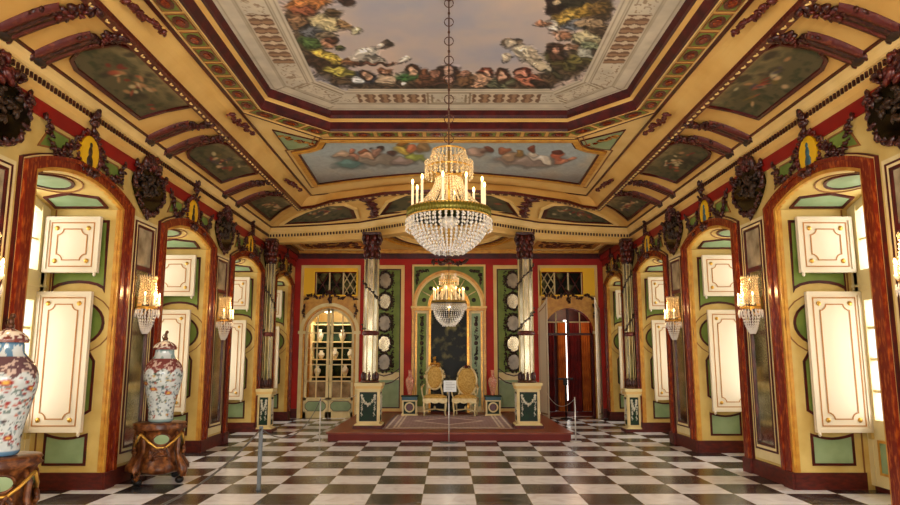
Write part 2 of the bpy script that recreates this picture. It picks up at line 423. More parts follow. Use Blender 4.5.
# ---- side windows: architrave, reveals, vault panels, casements, shutters
WNAME = ['', '', 'nearest', 'second', 'third', 'farthest']
def shutter(frj, x0, x1, z0, z1, parent, name='shutter'):
    # leaf standing open, parallel to the reveal; local: a across, b towards the camera, c up
    m = MB(frj); m.box(x0, x1, .10, .145, z0, z1, 'white_lacquer')
    m.band(rect(x0, x1, z0, z1), inset(rect(x0, x1, z0, z1), .045), .145, .16, 'white_lacquer')
    m.band(inset(rect(x0, x1, z0, z1), .07), inset(rect(x0, x1, z0, z1), .084), .144, .15, 'gold_line')
    sh = m.build(name, parent)
    i = .15; k = .075; a0, a1, c0, c1 = x0 + i, x1 - i, z0 + i, z1 - i
    pts = []
    for (cx, cz, t0) in ((a0, c0, 0), (a0, c1, -90), (a1, c1, 180), (a1, c0, 90)):
        q = [(cx + k * math.cos(math.radians(t0 + d)), cz + k * math.sin(math.radians(t0 + d))) for d in (0, 22, 45, 68, 90)]
        pts += q
    l = MB(frj); l.band(pts, inset(pts, .013), .144, .152, 'gold_line'); l.build('panel_line', sh)
    for cx in (a0 - .005, a1 + .005):
        for cz in (c0 - .005, c1 + .005):
            r = MB(frj); r.ell((cx, .15, cz), (.03, .014, .03), 'brass', 10, 6); r.build('rosette', sh)
    kn = MB(frj); kn.ell((x0 + .03 if x0 < .3 else x1 - .03, .15, z0 - .02), (.02, .02, .03), 'white_lacquer'); kn.build('catch', sh)
    return sh

def vaultz(y, a0, a1):
    hw = (a1 - a0) / 2; R = (hw * hw + RISE * RISE) / (2 * RISE); cz = SPR + RISE - R; d = y - (a0 + a1) / 2
    return cz + math.sqrt(R * R - d * d)
wn = 0
for s in (-1, 1):
    for k, (a0, a1) in enumerate(OPEN):
        wn += 1; fr = side(s); far = k >= 2
        W = sempty('window_%d' % wn, ('%s tall arched window of the %s wall with open white shutters' % (WNAME[k], SIDEN[s])) if far else None)
        ca = (a0 + a1) / 2
        # architrave
        I = archp(a0, a1, .2, SPR, RISE); O = archp(a0 - .24, a1 + .24, .2, SPR + .07, RISE + .08); M1 = archp(a0 - .05, a1 + .05, .2, SPR + .02, RISE + .02); M2 = archp(a0 - .17, a1 + .17, .2, SPR + .05, RISE + .06)
        m = MB(fr); m.band(I, M1, -.02, .03, 'gilt_paint', False); m.band(M1, M2, -.01, .05, 'red_marble', False); m.band(M2, O, -.01, .075, 'red_marble', False)
        O2 = archp(a0 - .255, a1 + .255, .2, SPR + .08, RISE + .085); O3 = archp(a0 - .275, a1 + .275, .2, SPR + .09, RISE + .09)
        m.band(O, O2, 0, .03, 'ceiling_pale', False); m.band(O2, O3, 0, .035, 'maroon', False)
        m.box(a0 - .24, a0 + .0, -.01, .06, 0, .2, 'brown_base'); m.box(a1, a1 + .24, -.01, .06, 0, .2, 'brown_base')
        m.build('architrave', W)
        # painted reveal on the far side
        frj = lambda a, b, c, s=s, a1=a1: (s * (4.17 + a), a1 - b, c)
        m = MB(frj)
        panel(m, [(.19, .28), (.19, .66)] + [(.19 + .52 * t, .66 - .05 * math.sin(PI * t)) for t in (.2, .35, .5, .65, .8)] + [(.71, .66), (.71, .28)], 'green_pale', 'maroon')
        panel(m, [(.17, .92), (.17, 1.52), (.26, 1.66), (.64, 1.66), (.73, 1.52), (.73, .92), (.6, .84), (.3, .84)], 'green_panel', 'maroon')
        panel(m, ovalp(.45, 1.98, .36, .29), 'green_panel', 'maroon')
        panel(m, [(.12, 2.36), (.12, 3.28), (.78, 3.28), (.78, 2.36)] + [(.45 + .33 * math.cos(t), 2.36 + .12 * math.sin(t)) for t in [PI * q / 8 for q in range(1, 8)]], 'green_panel', 'maroon', w=.035)
        m.band(ovalp(.45, 1.98, .45, .37), ovalp(.45, 1.98, .465, .385), 0, .006, 'line_brown')
        m.box(0.0, .04, 0, .012, .2, SPR, 'gilt_paint'); m.box(.8, .815, 0, .012, .2, SPR, 'line_brown')
        m.build('reveal_panel', W)
        frn = lambda a, b, c, s=s, a0=a0: (s * (4.17 + a), a0 + b, c)
        m = MB(frn); panel(m, rect(.19, .71, .28, .66), 'green_pale', 'maroon'); panel(m, rect(.17, .73, .84, 1.6), 'green_panel', 'maroon'); panel(m, rect(.12, .78, 2.36, 3.28), 'green_panel', 'maroon'); m.build('reveal_panel', W)
        # vault of the recess
        frv = lambda a, b, c, s=s, a0=a0, a1=a1: (s * (4.17 + c), a, vaultz(min(max(a, a0 + .01), a1 - .01), a0, a1) - b)
        m = MB(frv); hw = (a1 - a0) / 2
        def sub(poly, n=4):
            out = []
            for i in range(len(poly)):
                p, q = poly[i], poly[(i + 1) % len(poly)]
                out += [(p[0] + (q[0] - p[0]) * t / n, p[1] + (q[1] - p[1]) * t / n) for t in range(n)]
            return out
        def vpanel(poly):
            c = (sum(p[0] for p in poly) / len(poly), sum(p[1] for p in poly) / len(poly)); n = len(poly); q = inset(poly, .035)
            m.add([(p[0], .008, p[1]) for p in q] + [(c[0], .008, c[1])], [(i, (i + 1) % n, n) for i in range(n)], 'green_pale')
            m.band(poly, q, 0, .02, 'maroon')
        vpanel(ovalp(ca, .46, hw * .40, .3))
        m.band(ovalp(ca, .46, hw * .52, .39), ovalp(ca, .46, hw * .50, .375), 0, .012, 'line_brown')
        for q in (-1, 1):
            e = [(ca + q * hw * .93, .12), (ca + q * hw * .93, .80)]; bow = [(ca + q * hw * (.52 + .12 * abs(t)), .46 - .34 * t) for t in (-1, -.5, 0, .5, 1)]
            vpanel(sub([e[0], e[1]] + bow, 2))
        m.build('vault_panel', W)
        # casement
        frw = lambda a, b, c, s=s: (s * (5.09 - b), a, c)
        m = MB(frw); m.box(a0, a1, -.06, .0, 0, .06, 'brown_base')
        m.band(archp(a0, a1, .06, SPR, RISE), archp(a0 + .09, a1 - .09, .06, SPR - .1, RISE), -.05, .04, 'casement', False)
        m.box(a0, a1, -.04, .06, 2.36, 2.62, 'casement'); m.box(a0, a1, -.03, .075, 2.42, 2.45, 'casement')
        m.box(a0, a1, -.04, .03, .06, .72, 'casement')
        cf = m.build('casement_frame', W)
        for q in (0, 1):
            l0, l1 = (a0 + .09, ca - .01) if q == 0 else (ca + .01, a1 - .09)
            m = MB(frw); top = arc(a0 + .09, a1 - .09, SPR - .1, RISE, 16)
            m.band(rect(l0, l1, .72, 2.36), inset(rect(l0, l1, .72, 2.36), .11), -.02, .05, 'casement')
            m.box((l0 + l1) / 2 - .018, (l0 + l1) / 2 + .018, -.01, .03, .79, 2.29, 'casement')
            for z in (1.165, 1.54, 1.915): m.box(l0 + .07, l1 - .07, -.01, .03, z - .016, z + .016, 'casement')
            m.box(l0 if q == 0 else l0 - .03, l0 + .05, -.02, .06, 2.62, SPR + .02, 'casement'); m.box(l1 - .11, l1, -.02, .06, 2.62, SPR + .02, 'casement')
            m.box((l0 + l1) / 2 - .012, (l0 + l1) / 2 + .012, -.01, .03, 2.62, SPR + .04, 'casement')
            m.box(l0, l1, -.01, .03, 2.99, 3.012, 'casement')
            panel(m, rect(l0 + .1, l1 - .1, .2, .6), 'green_pale', 'gilt_paint', b=.03)
            lf = m.build('casement', W)
        if far:
            shutter(frj, .20, .87, .68, 2.36, W); shutter(frj, .16, .84, 2.595, 3.295, W)
            m = MB(frj); m.box(.86, .92, .05, .12, .6, 3.3, 'cream'); m.build('shutter_post', W)

# rear windows added behind the viewer to bring in frontal light
for q, x in enumerate((-2.5, 0, 2.5)):
    wn += 1; m = MB(); m.band([(p[0], p[1]) for p in rect(x - .8, x + .8, .9, 3.7)], inset(rect(x - .8, x + .8, .9, 3.7), .08), -2.93, -2.85, 'casement')
    m.box(x - .02, x + .02, -2.92, -2.86, .9, 3.7, 'casement')
    for z in (1.6, 2.3, 3.0): m.box(x - .8, x + .8, -2.92, -2.86, z - .015, z + .015, 'casement')
    struct(m.build('window_%d' % wn))

# ============================================================ CEILING
ZP, ZO = 4.95, 5.15
YM = 6.3; CB = .075
def mir(pts): return pts + [(-p[0], p[1]) for p in pts[::-1] if abs(p[0]) > 1e-6]
def lerp(A, B, t): return [tuple(a + (b - a) * t for a, b in zip(p, q)) for p, q in zip(A, B)]
def octa8(x1, y1, x2, y2): # far half given, near half mirrored
    far = [(-x1, y1), (-x2, y2), (x2, y2), (x1, y1)]
    return far + [(p[0], 2 * YM - p[1]) for p in far[::-1]]
OUT = octa8(2.885, 9.08, 1.97, 10.24); OF = octa8(2.60, 8.90, 1.79, 9.83); OI = octa8(2.405, 8.746, 1.732, 9.55)
Bl = [(-3.18, -2.8), (-3.18, 14.27), (-2.838, 14.093), (-2.42, 13.629), (-1.8, 13.278), (-1.267, 12.944), (-.772, 12.823), (0, 12.70)]
Cl = [(-2.885, -2.8), (-2.885, 13.973), (-2.6, 13.83), (-2.3, 13.70), (-1.807, 13.458), (-1.3, 13.24), (-.788, 13.057), (0, 12.83)]
Al = [(-4.05, -2.8), (-4.05, 15.22), (-3.4, 15.10), (-2.7, 14.92), (-1.987, 14.667), (-1.568, 14.341), (-.85, 13.78), (0, 13.36)]
A_, B_, C_ = mir(Al), mir(Bl), mir(Cl)
z3 = lambda P, z: [(p[0], p[1], z) for p in P]
m = MB()
rr = [(-2.89, 9.08), (-2.89, 10.24), (2.89, 10.24), (2.89, 9.08), (2.89, 3.52), (2.89, 2.36), (-2.89, 2.36), (-2.89, 3.52)]
m.band(rr, OUT, ZP, ZP + .03, 'ceiling_pale', flat=True)
m.slab([(-2.89, 10.24)] + Cl[1:] + [(-p[0], p[1]) for p in Cl[1:-1][::-1]] + [(2.89, 10.24)], ZP, ZP + .03, 'ceiling_pale')
m.slab([(-2.89, 2.36), (-2.89, -2.8), (2.89, -2.8), (2.89, 2.36)], ZP, ZP + .03, 'ceiling_pale')
m.band(OUT, OF, ZP - .004, ZP + .03, 'ceiling_cream', flat=True)
# gutter moulding between the flat and the cove
gut = []
for i in range(7):
    t = i / 6; L_ = lerp(z3(B_, 4.76), z3(C_, ZP), t); dz = .05 * math.sin(PI * t)
    gut.append([(p[0], p[1], p[2] + dz) for p in L_])
m.loft(gut, 'ceiling_cream')
m.slab([(-5.1, -2.95), (5.1, -2.95), (5.1, 21), (-5.1, 21)], 5.3, 5.4, 'cream')
struct(m.build('ceiling')); m = MB()
cv = []
for i in range(9):
    t = i / 8; L_ = lerp(z3(A_, 4.51), z3(B_, 4.74), t); dz = CB * math.sin(PI * t)
    cv.append([(p[0], p[1], p[2] + dz) for p in L_])
m.loft(cv, 'ceiling_cream')
struct(m.build('trim_7'), 'cream cove of the ceiling between cornice and mouldings')  # the cove is part of the ceiling itself
def cov(s, y, t, off=.0):      # point on a side cove
    return (s * (4.05 - .87 * t), y, 4.51 + .23 * t + CB * math.sin(PI * t) - off)

# mouldings round the ceiling
m = MB()
def line(P, z, wd, mt, h=.012): # thin raised line along an open polyline on a level
    n = len(P); A2 = []; 
    for i, p in enumerate(P):
        a, b = P[max(i - 1, 0)], P[min(i + 1, n - 1)]; dx, dy = b[0] - a[0], b[1] - a[1]; l = math.hypot(dx, dy) or 1; A2.append((p[0] - dy / l * wd, p[1] + dx / l * wd))
    m.band(P, A2, z - h, z, mt, False, flat=True)
line(C_, ZP, .03, 'maroon', .02)
# outer edge of the medallion strip
m.band(OUT, inset(OUT, .022), ZP - .02, ZP, 'maroon', flat=True); m.band(inset(OUT, .022), inset(OUT, .04), ZP - .012, ZP, 'ceiling_pale', flat=True)
# stepped octagonal frame rising to the painting
st = [(0, 4.95, None), (.0, 4.925, 'maroon'), (.1, 4.915, 'maroon'), (.12, 4.90, 'ceiling_pale'), (.22, 4.90, 'ceiling_pale'), (.24, 4.94, 'maroon'), (.52, 5.02, 'maroon'), (.54, 5.03, 'ceiling_cream'), (.76, 5.05, 'ceiling_cream'), (.78, 5.10, 'maroon'), (1.0, 5.16, 'maroon')]
for (t0, z0, _), (t1, z1, mt) in zip(st[:-1], st[1:]):
    m.loft([z3(lerp(OF, OI, t0), z0), z3(lerp(OF, OI, t1), z1)], mt, closed=True)
struct(m.build('trim_3'), 'maroon and gold stepped frame of the octagonal ceiling painting')

# medallion strip
m = MB()
mid = lerp(OUT, OF, .53); n8 = len(mid)
for i in range(n8):
    p, q = mid[i], mid[(i + 1) % n8]; L_ = math.hypot(q[0] - p[0], q[1] - p[1]); cnt = max(2, round(L_ / .392)); dx, dy = (q[0] - p[0]) / L_, (q[1] - p[1]) / L_
    for k in range(cnt):
        d = (k + .5) * L_ / cnt; X, Y = p[0] + dx * d, p[1] + dy * d
        T = lambda u, v: (X + dx * u - dy * v, Y + dy * u + dx * v)
        hw = L_ / cnt * .43; hv = .10
        m.band([T(-hw, -hv), T(hw, -hv), T(hw, hv), T(-hw, hv)], [T(-hw + .014, -hv + .014), T(hw - .014, -hv + .014), T(hw - .014, hv - .014), T(-hw + .014, hv - .014)], ZP - .014, ZP - .002, 'line_brown', flat=True)
        m.slab([T(-hw + .01, -hv + .01), T(hw - .01, -hv + .01), T(hw - .01, hv - .01), T(-hw + .01, hv - .01)], ZP - .009, ZP - .002, 'green_panel')
        oc = [T(hw * .72 * math.cos(t), hv * .78 * math.sin(t)) for t in [2 * PI * j / 14 for j in range(14)]]
        m.slab(oc, ZP - .018, ZP - .006, 'carved_red')
        oc = [T(hw * .4 * math.cos(t), hv * .42 * math.sin(t)) for t in [2 * PI * j / 10 for j in range(10)]]
        m.slab(oc, ZP - .026, ZP - .012, 'red_marble')
struct(m.build('trim_4'), 'strip of red oval medallions on green round the octagon')

# cornice: swept profile under the cove
def offs(P, d):
    out = []
    for i, p in enumerate(P):
        a, b = P[max(i - 1, 0)], P[min(i + 1, len(P) - 1)]
        n1 = (p[0] - a[0], p[1] - a[1]) if i else (b[0] - p[0], b[1] - p[1]); n2 = (b[0] - p[0], b[1] - p[1]) if i < len(P) - 1 else n1
        l1, l2 = math.hypot(*n1), math.hypot(*n2); u1 = (-n1[1] / l1, n1[0] / l1); u2 = (-n2[1] / l2, n2[0] / l2); k = max(.4, 1 + u1[0] * u2[0] + u1[1] * u2[1])
        out.append((p[0] + d * (u1[0] + u2[0]) / k, p[1] + d * (u1[1] + u2[1]) / k))
    return out
m = MB()
pr = [(-.01, 4.53, None), (-.015, 4.49, 'maroon'), (.01, 4.485, 'maroon'), (.02, 4.44, 'ceiling_pale'), (.05, 4.39, 'ceiling_pale'), (.05, 4.36, 'ceiling_pale'), (.07, 4.36, 'ceiling_pale'), (.075, 4.27, 'ceiling_pale'), (.06, 4.27, 'gilt_paint'), (.10, 4.22, 'ceiling_cream'), (.115, 4.16, 'ceiling_cream')]
for (d0, z0, _), (d1, z1, mt) in zip(pr[:-1], pr[1:]): m.loft([z3(offs(A_, d0), z0), z3(offs(A_, d1), z1)], mt)
D_ = offs(A_, .06)
for i in range(len(D_) - 1):
    p, q = D_[i], D_[i + 1]; L_ = math.hypot(q[0] - p[0], q[1] - p[1]); cnt = int(L_ / .07); dx, dy = (q[0] - p[0]) / L_, (q[1] - p[1]) / L_
    for k in range(cnt):
        d = (k + .5) * L_ / cnt; X, Y = p[0] + dx * d, p[1] + dy * d
        if Y < 3.5: continue
        e = [(X + dx * u - dy * v, Y + dy * u + dx * v) for u, v in ((-.016, -.006), (.016, -.006), (.016, .03), (-.016, .03))]
        m.slab(e, 4.285, 4.345, 'carved')
# soffit of the far entablature
e0, e1 = offs(A_, .115)[1:-1], offs(A_, .40)[1:-1]
m.band(e0, e1, 4.16, 4.2, 'ceiling_cream', False, flat=True)
struct(m.build('trim_5'), 'dentilled cornice running round the room')
m = MB()
# carved running ornament strip at the cove's upper edge
S0 = offs(B_, .0); S1 = offs(B_, .10)
m.loft([z3(offs(B_, -.015), 4.76), z3(offs(B_, -.005), 4.715), z3(S1, 4.70), z3(offs(B_, .115), 4.735)], 'carved_red')
mp = offs(B_, .05)
for i in range(len(mp) - 1):
    p, q = mp[i], mp[i + 1]; L_ = math.hypot(q[0] - p[0], q[1] - p[1]); cnt = max(1, int(L_ / .15)); an = math.atan2(q[1] - p[1], q[0] - p[0])
    for k in range(cnt):
        d = (k + .5) / cnt; X, Y = p[0] + (q[0] - p[0]) * d, p[1] + (q[1] - p[1]) * d
        if Y < 4: continue
        m.ell((X, Y, 4.70), (.034, .012, .012), 'ceiling_pale', 6, 4, Matrix.Rotation(an + .7, 3, 'Z'))
        m.ell((X + math.cos(an) * .035, Y + math.sin(an) * .035, 4.70), (.02, .009, .01), 'ceiling_pale', 6, 4, Matrix.Rotation(an - .8, 3, 'Z'))
struct(m.build('trim_6'), 'carved red running ornament along the top of the cove')

# alcove ceiling over the dais
m = MB()
m.slab([(-4.2, 15.4), (-4.2, 18.32), (4.2, 18.32), (4.2, 15.4)] + offs(A_, .14)[2:-2][::-1], 4.46, 4.5, 'ceiling_cream')
for (ca_, cy_, ra, rb, wd, mt) in ((0, 15.2, 1.75, 2.75, .07, 'gilt_paint'), (0, 15.2, 1.55, 2.5, .05, 'gold'), (0, 15.2, 1.4, 2.25, .04, 'maroon'), (0, 15.2, 1.3, 2.1, .07, 'ceiling_pale')):
    o_ = [(ca_ + ra * math.cos(t), cy_ + rb * math.sin(t)) for t in [PI * q / 24 for q in range(25)]]; i_ = [(ca_ + (ra - wd) * math.cos(t), cy_ + (rb - wd * 1.5) * math.sin(t)) for t in [PI * q / 24 for q in range(25)]]
    m.band(o_, i_, 4.38, 4.47, mt, False, flat=True)
for s in (-1, 1):
    x0, x1 = sorted((s * 1.95, s * 4.1))
    P_ = [(x0, 16.3), (x0, 18.2), (x1, 18.2), (x1, 16.3)]
    for d, mt, h in ((0, 'gilt_paint', .04), (.08, 'maroon', .03), (.12, 'ceiling_pale', .045), (.26, 'gold', .03)):
        m.band(inset(P_, d), inset(P_, d + (.06 if d != .12 else .1)), 4.46 - h, 4.47, mt, flat=True)
    ip = inset(P_, .34); xs = [p[0] for p in ip]
    m.slab(ip, 4.45, 4.47, 'gilt_paint')
    R = random.Random(5)
    for k in range(90):
        m.ell((R.uniform(min(xs) + .08, max(xs) - .08), R.uniform(16.75, 17.75), 4.44), (R.uniform(.04, .1), R.uniform(.04, .1), .02), 'carved_red', 6, 4)
    m.band([(s * 4.2, 15.4), (s * 4.2, 18.3)], [(s * 4.05, 15.4), (s * 4.05, 18.3)], 4.3, 4.46, 'maroon', False, flat=True)
    m.band([(s * 4.2, 15.4), (s * 4.2, 18.3)], [(s * 4.1, 15.4), (s * 4.1, 18.3)], 4.16, 4.3, 'red_band', False, flat=True)
m.band([(-4.1, 18.3), (4.1, 18.3)], [(-4.1, 18.18), (4.1, 18.18)], 4.36, 4.46, 'gilt_paint', False, flat=True)
struct(m.build('ceiling_alcove'), 'gilded alcove ceiling behind the columns')

# ============================================================ PAINTINGS OF THE CEILING
STONE = (204, 192, 168)
FIG = [(a, b, c, d, 0, (88, 66, 42)) for a, b, c, d in ((298,18,12,14),(303,38,10,12),(314,56,12,9),(328,69,14,8),(346,79,15,7),(370,84,16,6),(395,86,18,5),(425,85,18,6),(449,86,14,6),(475,87,18,5),(500,86,18,6),(525,86,16,6),(545,80,14,7),(565,70,17,8),(580,58,13,9),(588,45,14,10),(594,28,12,12),(599,8,12,14))] + [ # the painted crowd leaning over the balustrade
 (307,4,24,6,-5,(186,104,36)),(303,11,12,5,0,(140,70,36)),(346,2,7,4,0,(58,36,24)),(332,13,8,4,0,(92,68,38)),(325,23,16,8,10,(198,178,116)),(343,25,9,3,15,(150,108,60)),(355,30,6,3,0,(226,214,150)),
 (296,22,9,7,0,(138,96,56)),(309,32,12,6,0,(84,86,90)),(325,36,8,3,0,(120,100,70)),(311,43,13,5,10,(66,98,38)),(328,43,7,5,0,(184,122,80)),(331,41,4,3,0,(90,50,30)),(339,48,4,3,0,(80,84,40)),(327,57,18,4.5,22,(206,172,46)),(316,62,10,6,20,(66,40,24)),(350,61.5,10,5,0,(140,88,48)),
 (368,53,12,6,-15,(208,198,176)),(357,58,9,3,10,(196,180,156)),(374,60,9,4,10,(150,140,120)),(384,45,6,4,-10,(84,66,52)),(380,46,3.5,3,0,(206,190,166)),(370,63.5,26,1,0,(104,56,36)),(403,60,6,2,-20,(222,212,184)),
 (339,72,14,4,12,(172,158,48)),(364,78,13,6,8,(44,52,70)),(366,75,7,5,0,(60,36,26)),(367,76,4,3.6,0,(196,146,108)),(357,80,6,3,20,(210,210,200)),(385,72,6,4,0,(96,54,32)),(386,73,3,3,0,(188,130,92)),(386,80,8,5,0,(198,166,126)),
 (407,81,15,9,-10,(44,94,36)),(413,68,8,4,0,(62,34,18)),(412,71,4,4,0,(206,156,116)),(404,84,4,2,0,(226,220,200)),(424,75,6,5,0,(110,60,32)),(424,81,8,6,0,(120,70,40)),(436,79,9,7,0,(84,50,34)),(436,75,4,4,0,(160,100,70)),(449,76,11,11,0,(62,36,26)),(449,71,4,5,0,(196,150,122)),(449,80,5,5,0,(150,110,90)),
 (464,79,8,7,0,(116,76,40)),(463,74,4,4,0,(170,110,80)),(480,82,11,7,0,(196,142,100)),(486,72,6,4,0,(116,46,26)),(485,74,3.5,3,0,(196,140,104)),(494,84,6,5,0,(90,90,60)),
 (505,84,15,7,5,(112,116,74)),(502,75,8,6,0,(76,38,22)),(501,76,4,4,0,(190,136,100)),(529,80,14,6,10,(172,92,60)),(523,71,7,4,0,(104,34,20)),(522,73,4,3,0,(180,110,80)),(541,84,9,4,15,(60,40,26)),
 (511,43,9,4,0,(120,96,70)),(510,44,5,3.4,0,(200,180,146)),(526,53,13,7,28,(210,190,152)),(538,64,16,3.6,28,(202,182,142)),(535,54,8,3,40,(196,172,134)),(506,57,7,3,-20,(190,170,138)),(546,69,18,4,25,(60,58,34)),
 (561,62,18,6,22,(78,72,30)),(556,52,9,8,0,(72,44,28)),(557,52,4,4,0,(184,124,90)),(570,48,6,3.4,0,(120,80,50)),(569,49,3.4,2.6,0,(190,140,104)),(583,52,11,5,10,(170,170,150)),(581,59,13,5,0,(108,98,36)),
 (561,35,11,4,10,(150,96,60)),(557,36,4,3,0,(196,150,112)),(584,38,15,6,0,(172,160,112)),(590,46,10,4,0,(120,130,90)),(573,24,13,5,0,(100,108,116)),(552,26,6,5,0,(232,222,194)),(543,24,9,2.2,0,(176,112,72)),(590,24,14,4,0,(150,120,80)),
 (580,12,28,6,-14,(172,128,30)),(566,18,12,4,-30,(190,150,50)),(554,6,9,9,0,(40,24,18)),(572,1,20,6,-10,(48,46,30)),(558,2,5,2.5,0,(202,172,122)),(598,8,10,5,0,(110,80,30))]
def oct_dist(x, y):
    ax = np.abs(x); ay = np.abs(y - YM)
    d1 = 2.405 - ax; d2 = (9.55 - YM) - ay
    nx, ny = .804, .673; ln = math.hypot(nx, ny); d3 = ((2.405 * nx + (8.746 - YM) * ny) - (ax * nx + ay * ny)) / ln
    return d1, d2, d3
def oct_col(U, V, X):
    x, y = X[:, 0], X[:, 1]; zc = y * _c + (5.15 - H) * _s; u = CX + F * x / zc; v = CY - F * (-y * _s + (5.15 - H) * _c) / zc
    n = fbm(x * 1.3 + 9, y * 1.3, 3); n2 = fbm(x * 5, y * 5 + 3, 4)
    c = np.tile(np.array((186, 174, 170)) / 255., (len(x), 1)); c = mixc(c, (206, 184, 168), np.clip((n - .40) * 3.4, 0, 1)); c = mixc(c, (166, 164, 174), np.clip((.42 - n) * 4, 0, 1))
    c = mixc(c, (204, 184, 160), np.clip((n2 - .55) * 1.2, 0, .35))
    sky0 = c.copy(); u, v = u + (fbm(u * .13, v * .22, 31, 1) - .5) * 7, v + (fbm(u * .15, v * .2, 37, 1) - .5) * 4
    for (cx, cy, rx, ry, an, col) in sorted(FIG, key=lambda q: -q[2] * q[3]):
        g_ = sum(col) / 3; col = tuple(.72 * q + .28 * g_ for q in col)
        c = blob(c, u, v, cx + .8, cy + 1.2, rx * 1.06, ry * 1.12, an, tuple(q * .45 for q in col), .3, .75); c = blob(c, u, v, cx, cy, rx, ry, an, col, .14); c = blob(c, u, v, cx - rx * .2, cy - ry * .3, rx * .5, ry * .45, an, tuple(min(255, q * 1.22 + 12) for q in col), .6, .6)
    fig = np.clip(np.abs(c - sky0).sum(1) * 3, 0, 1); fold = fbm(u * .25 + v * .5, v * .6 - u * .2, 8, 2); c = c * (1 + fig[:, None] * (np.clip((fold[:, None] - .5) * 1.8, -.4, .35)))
    # painted stone balustrade
    d1, d2, d3 = oct_dist(x, y); d = np.minimum(np.minimum(d1, d2), d3); wd = np.where(d2 < np.minimum(d1, d3), .80, np.where(d1 < d3, .66, .72))
    st = d < wd; k = np.where(d1 <= np.minimum(d2, d3), y, np.where(d2 <= d3, x, (x * np.sign(x) * .673 - (y - YM) * .804) ))
    s = np.tile(np.array(STONE) / 255., (len(x), 1)); s = s * (.9 + .2 * n2[:, None])
    f = d / wd
    for e in (.06, .30, .34, .80, .84, .93): s = mixc(s, (128, 110, 84), np.clip(1 - np.abs(f - e) / .018, 0, 1) * .8)
    s = mixc(s, (212, 200, 174), np.clip(1 - np.abs(f - .88) / .04, 0, 1) * .7)
    isb = ((d1 <= np.minimum(d2, d3)) & (np.abs(y - YM) > .45) & (np.abs(y - YM) < 1.65)) | ((d2 <= np.minimum(d1, d3)) & (np.abs(x) > .33) & (np.abs(x) < 1.28))
    ph = (k / .2) % 1.0 - .5; wv = .17 + .2 * np.abs(np.sin((f - .36) / .42 * PI * 2)); inb = isb & (f > .37) & (f < .77)
    s = mixc(s, (112, 78, 56), (inb & (np.abs(ph) < wv + .06)).astype(float) * .9); s = mixc(s, (176, 140, 104), (inb & (np.abs(ph - .04) < wv * .45)).astype(float) * .7)
    s = mixc(s, (206, 184, 152), (inb & (np.abs(ph) >= wv + .06)).astype(float) * .8)
    kd = np.abs(k + .9); dg = (d3 < np.minimum(d1, d2)); far_ = (d2 <= np.minimum(d1, d3)) & ~isb & (np.abs(x) < .33)
    for lo_, hi_, hl in ((.30, .82, .36), (.38, .74, .30)):
        rc = np.maximum(np.abs(f - (lo_ + hi_) / 2) / ((hi_ - lo_) / 2), np.where(dg, kd, np.abs(x)) / np.where(dg, hl, hl * .8)); s = mixc(s, (132, 112, 84), (((dg | far_) & (np.abs(rc - 1) < .05))).astype(float) * .8)
    s = mixc(s, (128, 108, 82), (dg & (np.abs(kd - .47) < .012)).astype(float) * .7)
    pl = (~isb) & (f > .40) & (f < .74); sc = fbm(x * 13, y * 13, 11, 2); s = mixc(s, (140, 112, 84), (pl & (np.abs(sc - .5) < .035)).astype(float) * .75)
    return np.where(st[:, None], s, c)
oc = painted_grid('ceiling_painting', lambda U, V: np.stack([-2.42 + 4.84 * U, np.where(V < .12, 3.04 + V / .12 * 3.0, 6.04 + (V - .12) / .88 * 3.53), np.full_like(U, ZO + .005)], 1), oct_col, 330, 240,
                  keep=lambda U, V, X: np.minimum(np.minimum(*oct_dist(X[:, 0], X[:, 1])[:2]), oct_dist(X[:, 0], X[:, 1])[2]) > -.03)
tag(oc, 'large octagonal ceiling painting of a crowd leaning over a stone balustrade under a cloudy sky', 'painting')

# end painting between the octagon and the dais
Dl = [(-2.495, 10.98), (-2.549, 12.98), (-2.1, 12.74), (-1.687, 12.56), (-1.2, 12.38), (-.741, 12.24), (-.35, 12.15), (0, 12.11)]
topl = [(-2.495, 10.98), (-2.25, 10.86), (-2.05, 10.68), (-1.93, 10.36)]
Dp = mir(Dl); Dfull = Dp + [(-p[0], p[1]) for p in topl[1:]] + topl[1:][::-1]
def inpoly(x, y, P):
    r = np.zeros(len(x), bool); n = len(P)
    for i in range(n):
        (x0, y0), (x1, y1) = P[i], P[(i + 1) % n]
        cnd = ((y0 > y) != (y1 > y)) & (x < (x1 - x0) * (y - y0) / ((y1 - y0) or 1e-9) + x0); r ^= cnd
    return r
FIG2 = [(372,158,40,7,4,(140,128,112)),(524,160,38,6,4,(150,130,116)),(341,153,9,4,0,(190,160,130)),(352,150,5,3,0,(190,120,90)),(354,155,8,4,10,(170,120,100)),(365,149,6,3.4,0,(150,90,60)),(368,154,8,4,0,(190,150,120)),(378,147,6,4,0,(60,40,34)),(376,152,6,4,0,(150,110,90)),(391,152,6,3,0,(90,60,50)),(348,163,18,6,0,(90,124,118)),
 (403,143,6,3,0,(150,100,40)),(402,149,10,5,10,(200,170,70)),(412,148,8,4,0,(190,110,70)),(416,156,12,5,8,(150,160,70)),(424,146,8,6,0,(140,110,70)),(405,160,14,4,0,(150,130,120)),
 (476,152,12,5,0,(170,140,120)),(486,148,6,4,0,(110,60,40)),(506,150,6,4,0,(150,90,60)),(510,156,10,5,0,(170,140,110)),(520,153,6,5,0,(140,110,60)),(533,148,5,3.4,0,(120,60,40)),(540,158,16,4.5,14,(220,206,186)),(533,153,6,4,0,(216,196,170)),(558,155,8,5,0,(184,96,66)),(556,151,5,3,0,(96,44,34)),(571,158,5,3,0,(190,130,100)),(563,160,8,3,0,(190,120,90))]
